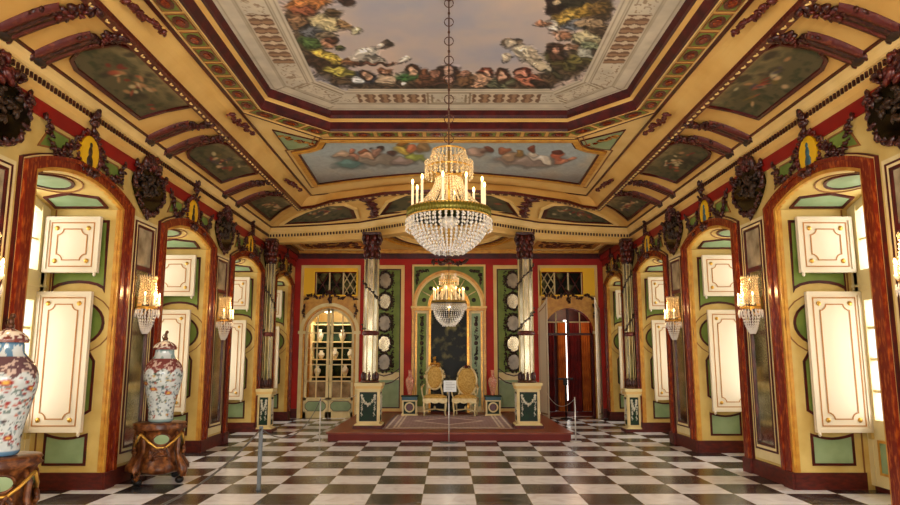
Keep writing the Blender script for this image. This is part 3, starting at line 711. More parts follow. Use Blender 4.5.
def end_col(U, V, X):
    x, y = X[:, 0], X[:, 1]; zc = y * _c + (4.96 - H) * _s; u = CX + F * x / zc; v = CY - F * (-y * _s + (4.96 - H) * _c) / zc
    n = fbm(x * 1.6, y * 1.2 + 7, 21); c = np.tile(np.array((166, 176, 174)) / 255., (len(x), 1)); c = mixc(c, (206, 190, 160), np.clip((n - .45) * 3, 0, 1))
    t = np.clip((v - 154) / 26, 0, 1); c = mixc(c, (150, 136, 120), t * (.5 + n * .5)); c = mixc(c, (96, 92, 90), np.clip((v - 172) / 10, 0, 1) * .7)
    u, v = u + (fbm(u * .13, v * .25, 31, 1) - .5) * 8, v + (fbm(u * .15, v * .25, 37, 1) - .5) * 4
    for (cx, cy, rx, ry, an, col) in sorted(FIG2, key=lambda q: -q[2] * q[3]):
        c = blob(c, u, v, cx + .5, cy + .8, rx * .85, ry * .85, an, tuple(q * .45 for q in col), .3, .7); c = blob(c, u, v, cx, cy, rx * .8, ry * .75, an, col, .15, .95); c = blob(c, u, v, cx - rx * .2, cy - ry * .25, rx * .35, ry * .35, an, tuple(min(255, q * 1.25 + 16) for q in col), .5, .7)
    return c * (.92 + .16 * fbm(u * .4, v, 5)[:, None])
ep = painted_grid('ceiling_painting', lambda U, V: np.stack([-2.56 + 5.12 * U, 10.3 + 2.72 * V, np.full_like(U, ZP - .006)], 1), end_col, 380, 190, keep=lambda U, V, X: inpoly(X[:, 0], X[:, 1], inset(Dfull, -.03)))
tag(ep, 'wide ceiling painting of small figures on grey clouds, between the octagon and the dais', 'painting')
m = MB(); 
def ring(P, d0, d1, z0, mt): m.band(inset(P, d0), inset(P, d1), ZP - z0, ZP + .0, mt, flat=True)
ring(Dfull, 0, -.03, .03, 'maroon'); ring(Dfull, -.03, -.12, .045, 'gilt_paint'); ring(Dfull, -.12, -.135, .02, 'line_brown'); ring(Dfull, -.2, -.22, .012, 'line_brown'); m.build('frame', ep)
# painted green spandrels beside it
for s in (-1, 1):
    T = [(-2.655, 9.80), (-2.66, 10.80), (-2.50, 10.80), (-2.30, 10.70), (-2.15, 10.54), (-2.07, 10.33)]; T = [(-s * p[0], p[1]) for p in T]
    m = MB(); m.slab(inset(T, .02), ZP - .010, ZP - .001, 'green_pale'); m.band(T, inset(T, .02), ZP - .017, ZP - .001, 'maroon', flat=True)
    R = random.Random(3 + s)
    for k in range(26):
        t = R.random(); m.ell((s * (2.60 - .42 * t) + R.uniform(-.03, .03), 10.08 + .42 * t + R.uniform(-.05, .08), ZP - .018), (R.uniform(.02, .06), R.uniform(.02, .05), .008), 'gold' if k % 3 else 'red_marble', 6, 4)
    tag(m.build('painted_spandrel'), 'green triangular ceiling field with gold scrolls at the %s corner of the octagon' % SIDEN[s], 'panel')

# cove paintings
def land_col(seed):
    def f(U, V, X):
        n = fbm(U * 6 + seed, V * 4, seed); n2 = fbm(U * 18, V * 12 + seed, seed + 5); c = np.tile(np.array((84, 76, 48)) / 255., (len(U), 1))
        c = mixc(c, (156, 138, 92), np.clip((V - .45) * 2.2 + (n - .5) * 2.2, 0, 1) * .85); c = mixc(c, (40, 50, 26), np.clip((n2 - .5) * 5, 0, 1) * np.clip(1.1 - V, 0, 1)); c = mixc(c, (30, 26, 18), np.clip((n - .58) * 6, 0, 1) * .7)
        R = random.Random(seed)
        for k in range(26):
            cx, cy = R.gauss(.5, .13), R.gauss(.42, .10); col = R.choice([(160, 70, 44), (196, 160, 116), (120, 30, 24), (180, 130, 84), (200, 184, 140), (70, 60, 70), (110, 90, 40)])
            c = blob(c, U, V, cx, cy, R.uniform(.012, .035), R.uniform(.025, .07), R.uniform(-60, 60), col, .4, .85)
        return c
    return f
P1 = [(6.76, .15), (6.60, .20), (6.48, .36), (6.52, .78), (6.66, .90), (7.5, .935), (8.26, .89), (8.32, .5), (8.26, .15)]
P2 = [(p[0] + 3.17, p[1] * .94) for p in P1]
P3 = [(12.97, .15), (12.86, .5), (13.08, .84), (13.30, .90), (13.88, .90), (14.30, .52), (14.66, .14)]
P0 = [(p[0] - 3.17, p[1]) for p in P1]
for s in (-1, 1):
    for k, P in enumerate((P0, P1, P2, P3)):
        if k == 0: continue
        ys = [p[0] for p in P]; y0, y1 = min(ys), max(ys); fc = lambda a, b, c, s=s: cov(s, a, c, b)
        g = painted_grid('cove_painting', lambda U, V: np.stack([s * (4.05 - .87 * (.1 + .86 * V)), y0 + (y1 - y0) * U, 4.51 + .23 * (.1 + .86 * V) + CB * np.sin(PI * (.1 + .86 * V)) - .014], 1), land_col(7 + k * 3 + (s > 0)), 90, 60,
                         keep=lambda U, V, X: inpoly(y0 + (y1 - y0) * U, .1 + .86 * V, inset(P, -.01)))
        tag(g, 'dark landscape painting on the %s ceiling cove, %s' % (SIDEN[s], ['', 'the largest, nearest the viewer', 'in the middle of its row', 'the smallest, at the corner by the columns'][k]), 'painting')
        m = MB(fc); m.band(inset(P, -.02), inset(P, .022), 0, .035, 'maroon'); m.build('frame', g)
    # scrolled ribs in pairs
    RL = ['nearest', 'second', 'third', 'fourth', 'fifth', 'farthest']
    for k, y in enumerate((5.82, 6.36, 8.90, 9.50, 12.02, 12.78)):
        fc = lambda a, b, c, s=s: cov(s, a, c, b); m = MB(fc)
        for off, mt in ((-.075, 'carved_red'), (0, 'carved'), (.075, 'carved_red')):
            ln = [[(y + off - .04, .0, q / 8 * .62), (y + off - .022, .06 + .015 * math.sin(PI * q / 8), q / 8 * .62), (y + off + .022, .06 + .015 * math.sin(PI * q / 8), q / 8 * .62), (y + off + .04, .0, q / 8 * .62)] for q in range(9)]
            m.loft(ln, mt, True)
        rb = m.build('carved_rib')
        tag(rb, 'dark red carved scroll rib on the %s ceiling cove, %s of six' % (SIDEN[s], RL[k]), 'carving', 'scroll ribs of the %s cove' % SIDEN[s])
        m = MB(fc); m.carve([(y, .42), (y, .93)], lambda t: .115 * (1 - .5 * t), .06, 44, 'carved', seed=k * 7 + 1, leaf=.058); m.carve([(y, .5), (y, .9)], .06, .10, 12, 'carved_red', seed=k, leaf=.04); m.build('leafwork', rb)
        m = MB(fc); m.ell((y, .04, .0), (.11, .05, .05), 'dark_leaf', 10, 6); m.ell((y + .09, .04, -.02), (.04, .04, .04), 'carved', 8, 5); m.ell((y - .09, .04, -.02), (.04, .04, .04), 'carved', 8, 5); m.build('scroll_foot', rb)
    for k, (x, y0, y1) in enumerate(((2.96, 5.85, 6.55), (2.95, 8.85, 9.70), (2.98, 12.25, 13.1))):
        m = MB(lambda a, b, c, s=s: (s * c, a, 4.85 - b)); m.carve([(y0, x + .04), (y1, x - .05)], lambda t: .05 * math.sin(PI * (.15 + .8 * t)), .03, 30, 'carved_red', seed=k, leaf=.05)
        tag(m.build('leaf_spray'), 'carved red leaf spray on the %s ceiling moulding, %s' % (SIDEN[s], ['nearest the viewer', 'beside the corner of the octagon', 'beside the end painting'][k]), 'carving', 'leaf sprays of the %s moulding' % SIDEN[s])
# thin maroon line at the foot of the coves is part of trim_5; end cove paintings
def endp(q, t, off=0):
    i = 1 + 6 * (1 - abs(q)); k = min(int(i), 6); f = i - k; sg = 1 if q > 0 else -1
    g = lambda P: (P[k][0] + (P[k + 1][0] - P[k][0]) * f, P[k][1] + (P[k + 1][1] - P[k][1]) * f)
    a, b = g(Al), g(Bl); return (-sg * (a[0] + (b[0] - a[0]) * t) , a[1] + (b[1] - a[1]) * t, 4.51 + .23 * t + CB * math.sin(PI * t) - off)
for s in (-1, 0, 1):
    if s == 0: P = [(-.31, .14), (-.27, .55), (-.17, .84), (0, .88), (.17, .84), (.27, .55), (.31, .14), (.0, .14)]; q0, q1 = -.31, .31
    else:
        P = [(.93, .12), (.90, .35), (.84, .62), (.76, .78), (.68, .80), (.60, .70), (.54, .46), (.52, .16), (.7, .11)]; P = [(s * p[0], p[1]) for p in P]; q0, q1 = sorted((s * .52, s * .93))
    def PP(U, V):
        return np.array([endp(q0 + (q1 - q0) * u + 1e-6, .1 + .8 * v, .014) for u, v in zip(U, V)])
    g = painted_grid('cove_painting', PP, land_col(31 + s), 80, 40, keep=lambda U, V, X: inpoly(q0 + (q1 - q0) * U, .1 + .8 * V, inset(P, -.006)))
    tag(g, ['wide dark landscape painting on the end cove, behind the big chandelier', 'lens-shaped painting on the right of the end cove', 'lens-shaped painting on the left of the end cove'][s], 'painting')
    m = MB(lambda a, b, c: endp(a, c, b)); m.band(inset(P, -.012), inset(P, .012), 0, .03, 'maroon'); m.band(inset(P, -.03), inset(P, -.012), 0, .045, 'ceiling_pale'); m.build('frame', g)
for s in (-1, 1):
    m = MB(lambda a, b, c: endp(a, c, b)); m.carve([(s * .46, .95), (s * .42, .7), (s * .37, .3), (s * .35, .12)], lambda t: .012, .05, 26, 'carved_red', seed=4, leaf=.055)
    # ellipsoids are squeezed by the mapping, so add the same leaves unsqueezed
    for k in range(16):
        t = k / 15; p = endp(s * (.47 - .12 * t), .95 - .8 * t, .03); m2 = p
        m.fr = IDENT; m.ell(p, (.06, .06, .03), 'carved', 6, 4, Matrix.Rotation(k, 3, 'Z'))
    tag(m.build('leaf_bracket'), 'carved red leaf bracket above the capital of the %s front column' % SIDEN[s], 'carving')

# ============================================================ WALL ORNAMENTS
BW = ['', '', 'nearest', 'second', 'third', 'farthest']
for s in (-1, 1):
    S = SIDEN[s]
    for k, (a0, a1) in enumerate(OPEN):
        if k < 2: continue
        ca = (a0 + a1) / 2; g = .72 if k == 5 else 1.0; fr = side(s)
        t = thing('overdoor_cartouche', 'gold oval cartouche with a small figure over the %s %s window' % (BW[k], S), 'cartouche', (s * 4.17, ca, 3.9), 'cartouches over the %s windows' % S)
        L_ = (s * 4.17, ca, 3.9); f0 = fr
        fr = lambda a, b, c, s=s, ca=ca, g=g: (-s * b, a * g, c)
        m = MB(fr); m.prism([(x, z) for x, z in ovalp(0, -.02, .19, .20, 20)], .0, .05, 'bright_gold'); m.build('medallion', t)
        m = MB(fr); m.carve(ovalp(0, -.02, .235, .25, 16) + [(.235, -.02)], .012, .05, 46, 'carved_red', k, .042, .01); m.carve([(0, .2), (0, .46)], lambda t: .08 * (1 - .6 * t), .1, 26, 'carved', k + 3, .05, .02); m.carve([(-.12, -.24), (.12, -.24)], .03, .08, 10, 'carved', k + 5, .05, .03); m.build('frame', t)
        m = MB(fr); fm = 'dark_leaf' if (s < 0) else 'blue_grey'; m.ell((0, .05, -.12), (.07, .012, .08), fm); m.ell((0, .05, -.01), (.045, .012, .07), fm); m.ell((0, .05, .075), (.026, .014, .034), fm); m.build('figure', t)
        for q in (-1, 1):
            m = MB(fr); P = [(q * (.27 + .62 * u), .10 - .34 * math.sin(PI * u) + .02 * u) for u in [i / 8 for i in range(9)]]
            m.carve(P, lambda t: .02 + .04 * math.sin(PI * t), .07, 60, 'carved', k * 5 + q, .042); m.build('garland', t)
    for k in (0, 1, 2, 3):      # piers
        pc = (5.95, 9.15, 12.35, 15.58)[k]; nm = ['nearest', 'second', 'third', 'farthest'][k]
        fr = lambda a, b, c, s=s: (-s * b, a, c); base = (s * 4.17, pc, 0)
        t = thing('pier_mirror', 'tall narrow framed mirror on the %s %s wall pier' % (nm, S), 'mirror', base, 'pier mirrors of the %s wall' % S)
        gw = .24
        m = MB(fr); m.band(rect(-gw - .13, gw + .13, .24, 3.42), rect(-gw - .07, gw + .07, .36, 3.37), 0, .02, 'cream_light'); m.band(rect(-gw - .07, gw + .07, .36, 3.37), rect(-gw - .045, gw + .045, .385, 3.35), 0, .035, 'maroon'); m.band(rect(-gw - .045, gw + .045, .385, 3.35), rect(-gw, gw, .43, 3.31), 0, .03, 'cream_light')
        m.band(rect(-gw - .01, gw + .01, .42, 3.32), rect(-gw + .02, gw - .02, .45, 3.29), 0, .035, 'maroon'); m.box(-gw, gw, 0, .03, 2.72, 2.78, 'maroon'); m.build('frame', t)
        m = MB(fr); m.box(-gw + .01, gw - .01, .004, .014, .44, 2.73, 'mirror'); m.build('mirror_glass', t)
        m = MB(fr); m.box(-gw + .01, gw - .01, .004, .014, 2.77, 3.30, 'marble_grey'); m.build('upper_panel', t)
        t = thing('crest_mirror', 'dark oval mirror in carved leaves crowning the %s %s wall pier' % (nm, S), 'ornament', (s * 4.17, pc, 3.85), 'crest mirrors of the %s wall' % S)
        m = MB(fr); e = [(.47 * math.cos(a) * (1 if math.sin(a) > 0 else (1 + .35 * math.sin(a))), .30 * math.sin(a) - (.06 if math.sin(a) < 0 else 0) * -math.sin(a)) for a in [2 * PI * i / 24 for i in range(24)]]
        m.prism(e, .0, .05, 'dark_mirror'); m.build('mirror_glass', t)
        m = MB(fr); m.carve(e + [e[0]], .025, .06, 84, 'carved', k + 11, .05, .01); m.carve([(-.25, .33), (0, .40), (.25, .33)], .05, .08, 36, 'carved', k + 2, .06, .02); m.carve([(0, .3), (0, .46)], .08, .08, 20, 'carved_red', k + 22, .06, .02)
        m.carve([(-.38, .14), (-.44, .26)], .03, .1, 12, 'carved', k, .05); m.carve([(.38, .14), (.44, .26)], .03, .1, 12, 'carved', k + 1, .05); m.carve([(0, -.30), (0, -.38)], .03, .06, 8, 'carved', k + 4, .045); m.build('frame', t)
        m = MB(fr); m.carve([(-.2, 0), (.2, .05)], .15, .05, 44, 'dark_leaf', k + 9, .055, .03); m.build('leafwork', t)

def strand(m, p0, p1, sag, n, r, mt):
    for i in range(n):
        t = (i + .5) / n; x = [a + (b - a) * t for a, b in zip(p0, p1)]; x[2] -= sag * math.sin(PI * t); m.octa(x, r, r * 1.5, mt)
# crystal wall sconces
for s in (-1, 1):
    for k, y in enumerate((5.80, 9.05, 12.2)):
        base = (s * 4.17, y, 0); t = thing('crystal_sconce', 'lit crystal wall sconce on the %s pier of the %s wall' % (['nearest', 'second', 'third'][k], SIDEN[s]), 'wall lamp', base, 'crystal sconces of the %s wall' % SIDEN[s])
        fr = lambda a, b, c, s=s: (-s * b, a, c)
        m = MB(fr); m.prism(ovalp(0, 2.25, .06, .13, 14), .037, .05, 'brass'); m.tube([(0, .05, 2.2), (0, .1, 2.12), (0, .16, 2.2)], .012, 'brass'); m.tube([(.15 * math.cos(u), .16 + .12 * math.sin(u), 2.22) for u in [2 * PI * i / 20 for i in range(20)]], .01, 'brass', closed=True); m.build('bracket', t)
        m = MB(fr)
        for i in range(20):
            u = 2 * PI * i / 20; strand(m, (.12 * math.cos(u), .15 + .09 * math.sin(u), 2.60), (.15 * math.cos(u), .16 + .11 * math.sin(u), 2.26), -.0, 9, .013, 'crystal_warm')
            m.octa((.13 * math.cos(u), .15 + .1 * math.sin(u), 2.62), .016, .03, 'crystal_warm')
        o = m.build('bead_crown', t); o['kind'] = 'stuff'
        m = MB(fr)
        for i in range(18):
            u = 2 * PI * i / 18; strand(m, (.15 * math.cos(u), .16 + .12 * math.sin(u), 2.20), (.03 * math.cos(u), .15 + .03 * math.sin(u), 1.88), .05, 10, .013, 'crystal_clear'); m.octa((.17 * math.cos(u), .16 + .14 * math.sin(u), 2.14), .014, .06, 'crystal_clear')
        o = m.build('bead_bowl', t); o['kind'] = 'stuff'
        for i in range(4):
            u = PI * (.1 + .8 * i / 3); x, b = .19 * math.cos(u), .16 + .13 * math.sin(u)
            m = MB(fr); m.lathe(x, b, [(.010, 2.24), (.024, 2.27), (.012, 2.275), (.012, 2.36), (.0, 2.362)], 'wax', 8); c = m.build('candle', t)
            m = MB(fr); m.ell((x, b, 2.39), (.011, .011, .028), 'flame', 8, 6); m.build('flame', c)
        point('sconce_light', (s * (4.17 - .34), y, 2.42), 7)

# ============================================================ CHANDELIERS
def chandelier(name, loc, label, R, crown, warm, n, ceil, rh=1.0, dm=1.0):
    # all heights in metres from the main ring; loc is the ring centre
    t = thing(name, label, 'chandelier', loc); k = R / .385
    m = MB(); m.lathe(0, 0, [(R, -.035 * k * rh), (R + .006, -.035 * k * rh), (R + .006, .04 * k * rh), (R - .01, .04 * k * rh), (R - .01, -.035 * k * rh)], 'ring_metal', 56)
    for i in range(72):
        u = 2 * PI * i / 72; m.tube([(math.cos(u) * (R + .008), math.sin(u) * (R + .008), -.034 * k * rh), (math.cos(u) * (R + .008), math.sin(u) * (R + .008), .04 * k * rh)], .0085 * k, 'ring_metal', 5)
    for z in (-.035, .04): m.tube([(math.cos(2 * PI * i / 48) * R, math.sin(2 * PI * i / 48) * R, z * k * rh) for i in range(48)], .009 * k, 'brass', 6, True)
    for i in range(6): u = PI * i / 6; m.tube([(math.cos(u) * R, math.sin(u) * R, 0), (-math.cos(u) * R, -math.sin(u) * R, 0)], .006 * k, 'brass', 5)
    m.build('main_ring', t)
    m = MB(); m.tube([(0, 0, -.36 * k), (0, 0, crown)], .012 * k, 'brass'); m.lathe(0, 0, [(.01, -.1), (.04, -.06), (.02, 0), (.05, .05), (.015, .12)], 'brass', 12)
    for r, z in ((.155 * k, crown), (.215 * k, crown - .17 * k), (.13 * k, crown - .26 * k)): m.tube([(math.cos(2 * PI * i / 32) * r, math.sin(2 * PI * i / 32) * r, z) for i in range(32)], .010 * k, 'brass', 6, True)
    m.build('crown_frame', t)
    m = MB()        # bowl of beads
    ns = n
    for i in range(ns):
        u = 2 * PI * i / ns
        for j in range(13):
            a = j / 12 * 1.18; r = R * math.cos(a) * .98; z = -.05 * k - .34 * k * dm * math.sin(a) ** 1.15
            m.octa((r * math.cos(u), r * math.sin(u), z), .0138 * k * (1 if a < .8 else .8), .017 * k, 'crystal_clear' if (i + j) % 4 else 'crystal')
    for r, c in ((.145, 14), (.10, 9), (.05, 5)):
        for i in range(c): u = 2 * PI * i / c; m.octa((r * k * math.cos(u), r * k * math.sin(u), (-.03 - .34 * dm) * k), .013 * k, .014 * k, 'crystal_clear')
    o = m.build('bead_bowl', t); o['kind'] = 'stuff'
    m = MB()        # fringe of drops outside the ring
    for i in range(44):
        u = 2 * PI * (i + .5) / 44
        for j in range(3): m.octa(((R + .018 * k) * math.cos(u), (R + .018 * k) * math.sin(u), -.07 * k - .04 * k * j), .011 * k, .018 * k, 'crystal')
    o = m.build('drop_fringe', t); o['kind'] = 'stuff'
    m = MB()        # flaring strands from the crown to the ring
    top = crown - .26 * k
    for i in range(30):
        u = 2 * PI * i / 30
        for j in range(15):
            q = j / 14; r = .12 * k + (R * .93 - .12 * k) * q ** 1.9; z = top + (.03 * k - top) * q
            m.octa((r * math.cos(u), r * math.sin(u), z), .0115 * k, .017 * k, warm)
    for i in range(26):
        u = 2 * PI * i / 26
        for j in range(4): m.octa((.155 * k * math.cos(u), .155 * k * math.sin(u), crown - .03 * k - .035 * k * j), .012 * k, .018 * k, warm)
        for j in range(5): m.octa((.225 * k * math.cos(u), .225 * k * math.sin(u), crown - .15 * k - .034 * k * j + .03 * k), .013 * k, .019 * k, warm)
        strand(m, (.155 * k * math.cos(u), .155 * k * math.sin(u), crown), (.215 * k * math.cos(u), .215 * k * math.sin(u), crown - .15 * k), .02, 5, .011 * k, warm)
    o = m.build('bead_crown', t); o['kind'] = 'stuff'
    m = MB(); m.lathe(0, 0, [(.005, -.14), (.07, -.12), (.085, -.07), (.06, -.02), (.02, 0)], 'crystal', 16); m.build('glass_bowl', t)
    for i in range(10):
        u = 2 * PI * (i + .25) / 10; x, y = R * .9 * math.cos(u), R * .9 * math.sin(u)
        m = MB(); m.lathe(x, y, [(.008, .03), (.026 * k, .06), (.012 * k, .065), (.0125 * k, .27 * k), (.0, .272 * k)], 'wax', 9); c = m.build('candle', t)
        m = MB(); m.ell((x, y, .30 * k), (.011 * k, .011 * k, .028 * k), 'flame', 8, 6); m.build('flame', c)
    m = MB(); z = crown
    m.tube([(0, 0, z), (0, 0, ceil - loc[2])], .008, 'bronze', 6)
    zz = z + .12
    while zz < ceil - loc[2] - .1:
        m.tube([(.045 * math.cos(u), 0, zz + .045 * math.sin(u)) for u in [2 * PI * i / 12 for i in range(12)]], .005, 'bronze', 5, True); m.tube([(0, .045 * math.cos(u), zz + .045 * math.sin(u)) for u in [2 * PI * i / 12 for i in range(12)]], .005, 'bronze', 5, True)
        m.ell((0, 0, zz + .095), (.014, .014, .02), 'bronze', 6, 4); zz += .2
    m.build('hanging_rod', t)
    m = MB(); m.lathe(0, 0, [(.02, ceil - loc[2] - .08), (.07, ceil - loc[2] - .04), (.09, ceil - loc[2] - .005), (0, ceil - loc[2])], 'carved', 14); m.build('ceiling_rose', t)
    return t
chandelier('crystal_chandelier', (0, 6.3, 2.90), 'large crystal chandelier with white candles hanging from the painted octagon', .385, .62, 'crystal_warm', 46, 5.15)
ch = chandelier('crystal_chandelier', (0, 16.8, 2.92), 'small crystal chandelier hanging over the dais before the arched mirror', .42, .72, 'crystal_warm', 40, 4.46, .35, 1.5)
m = MB(); m.carve([(-.42, .0), (-.2, -.08), (0, .02), (.2, -.08), (.42, 0)], .04, .05, 30, 'carved', 3, .07); mo = m.build('bow_ornament', ch); mo.location = (0, 0, 1.04)
point('chandelier_light', (0, 6.3, 3.15), 3.5, (1, .84, .62), .2)
point('chandelier_light', (0, 16.8, 3.3), 14, (1, .84, .62), .3)

# ============================================================ COLUMNS
def column(x, y, z0, label, oct_=False, scale=1.0):
    t = thing('column', label, 'column', (x, y, z0)); hw = .23 * scale; zt = 4.2 - z0
    def sq(m, h0, z_0, z_1, mt, tap=0): m.box(-h0, h0, -h0, h0, z_0, z_1, mt, tap)
    m = MB(); sq(m, hw + .07, 0, .06, 'brown_base'); sq(m, hw + .05, .06, .09, 'cream_light', .02); sq(m, hw - .01, .09, .76, 'cream_light'); sq(m, hw + .02, .76, .79, 'cream_light'); sq(m, hw + .035, .79, .84, 'ceiling_pale', .01); sq(m, hw + .055, .84, .90, 'cream_light'); pd = m.build('pedestal', t)
    for r in range(4):
        R4 = lambda a, b, c, r=r: (a * math.cos(r * PI / 2) - (-hw + .01 - b) * -math.sin(r * PI / 2) * -1, a * math.sin(r * PI / 2) + (-hw + .01 - b) * math.cos(r * PI / 2), c)
        R4 = lambda a, b, c, r=r: (math.cos(r * PI / 2) * a - math.sin(r * PI / 2) * (-(hw - .01) - b), math.sin(r * PI / 2) * a + math.cos(r * PI / 2) * (-(hw - .01) - b), c)
        m = MB(R4); p = rect(-hw + .03, hw - .03, .12, .74); m.prism(inset(p, .01), 0, .006, 'green_dark'); m.band(p, inset(p, .02), 0, .016, 'cream_light'); m.band(inset(p, .02), inset(p, .028), 0, .012, 'maroon')
        k = (hw - .09)
        m.carve([(-k, .64), (-k * .55, .52), (0, .46), (k * .55, .52), (k, .64)], .012, .02, 30, 'stone_white', 1, .028, .004)
        for q in (-1, 1): m.carve([(q * k * .95, .64), (q * k * .9, .24)], .012, .02, 16, 'stone_white', 2, .024, .004); m.ell((q * k * .95, .012, .65), (.028, .012, .028), 'stone_white')
        m.build('panel', pd)
    m = MB(); n = 8; r0 = .15 * scale
    for i in range(n):
        a0, a1 = 2 * PI * i / n + PI / 8, 2 * PI * (i + 1) / n + PI / 8; g = .10
        def P(a, r, z): return (r * math.cos(a), r * math.sin(a), z)
        f = lambda q: a0 + (a1 - a0) * q
        m.add([P(f(0), r0, .94), P(f(1), r0, .94), P(f(1), r0, zt - .55), P(f(0), r0, zt - .55)], [(0, 1, 2, 3)], 'column_glass')
        m.tube([P(a0, r0, .94), P(a0, r0, zt - .55)], .014 * scale, 'cream_light', 5)
    m.build('shaft', t)
    m = MB(IDENT)
    m.lathe(0, 0, [(r0 * 1.25, .90), (r0 * 1.35, .93), (r0 * 1.05, .96)], 'bronze', 16)
    for i in range(12):
        u = 2 * PI * i / 12; m.ell((r0 * 1.06 * math.cos(u), r0 * 1.06 * math.sin(u), 1.02), (.03, .03, .085 * (1 + .3 * (i % 2))), 'carved', 6, 5)
    m.build('base_ring', t)
    m = MB(); zc = 2.07 - z0; m.lathe(0, 0, [(r0 * 1.0, zc - .05), (r0 * 1.22, zc - .03), (r0 * 1.22, zc + .03), (r0, zc + .05)], 'carved_red', 12); m.build('mid_ring', t)
    m = MB(); sg = -1 if x < 0 else 1; R = random.Random(7); pts = []
    for i in range(60):
        q = i / 59; z = zc + .1 + (zt - .6 - zc - .1) * q; u = sg * (q * 2 * PI * 1.5) + 3.6; pts.append((r0 * 1.1 * math.cos(u), r0 * 1.1 * math.sin(u), z))
    m.tube(pts, .012, 'dark_leaf', 5)
    for p in pts[::3]: m.ell((p[0] * 1.08, p[1] * 1.08, p[2] + R.uniform(-.03, .03)), (.03, .03, .018), 'dark_leaf', 6, 4, Matrix.Rotation(R.uniform(-1, 1), 3, 'X'))
    m.build('vine', t)
    m = MB(); m.lathe(0, 0, [(r0 * 1.0, zt - .58), (r0 * 1.15, zt - .56), (r0 * 1.0, zt - .53), (r0 * .98, zt - .3), (r0 * 1.2, zt - .07), (r0 * 1.1, zt - .06)], 'carved', 16)
    R = random.Random(2)
    for row, (zr, rr, n_) in enumerate(((.46, 1.0, 9), (.34, 1.0, 9), (.2, 1.1, 9), (.12, 1.3, 8))):
        for i in range(n_):
            u = 2 * PI * (i + row * .5) / n_; m.ell((r0 * rr * math.cos(u), r0 * rr * math.sin(u), zt - zr), (.038, .038, .07), 'carved_red' if (i + row) % 3 else 'carved', 6, 5)
    for q in range(4): u = PI / 4 + q * PI / 2; m.ell((r0 * 1.5 * math.cos(u), r0 * 1.5 * math.sin(u), zt - .10), (.045, .045, .05), 'carved', 8, 5)
    m.box(-r0 * 1.3, r0 * 1.3, -r0 * 1.3, r0 * 1.3, zt - .06, zt - .005, 'carved'); m.build('capital', t)
    return t
column(-1.64, 14.36, .15, 'mirrored column on a green panelled pedestal at the left corner of the dais')
column(1.62, 14.36, .15, 'mirrored column on a green panelled pedestal at the right corner of the dais')
column(-3.97, 15.05, 0, 'mirrored column against the left wall beyond the third window', scale=.62)
column(3.97, 15.05, 0, 'mirrored column against the right wall beyond the third window', scale=.62)

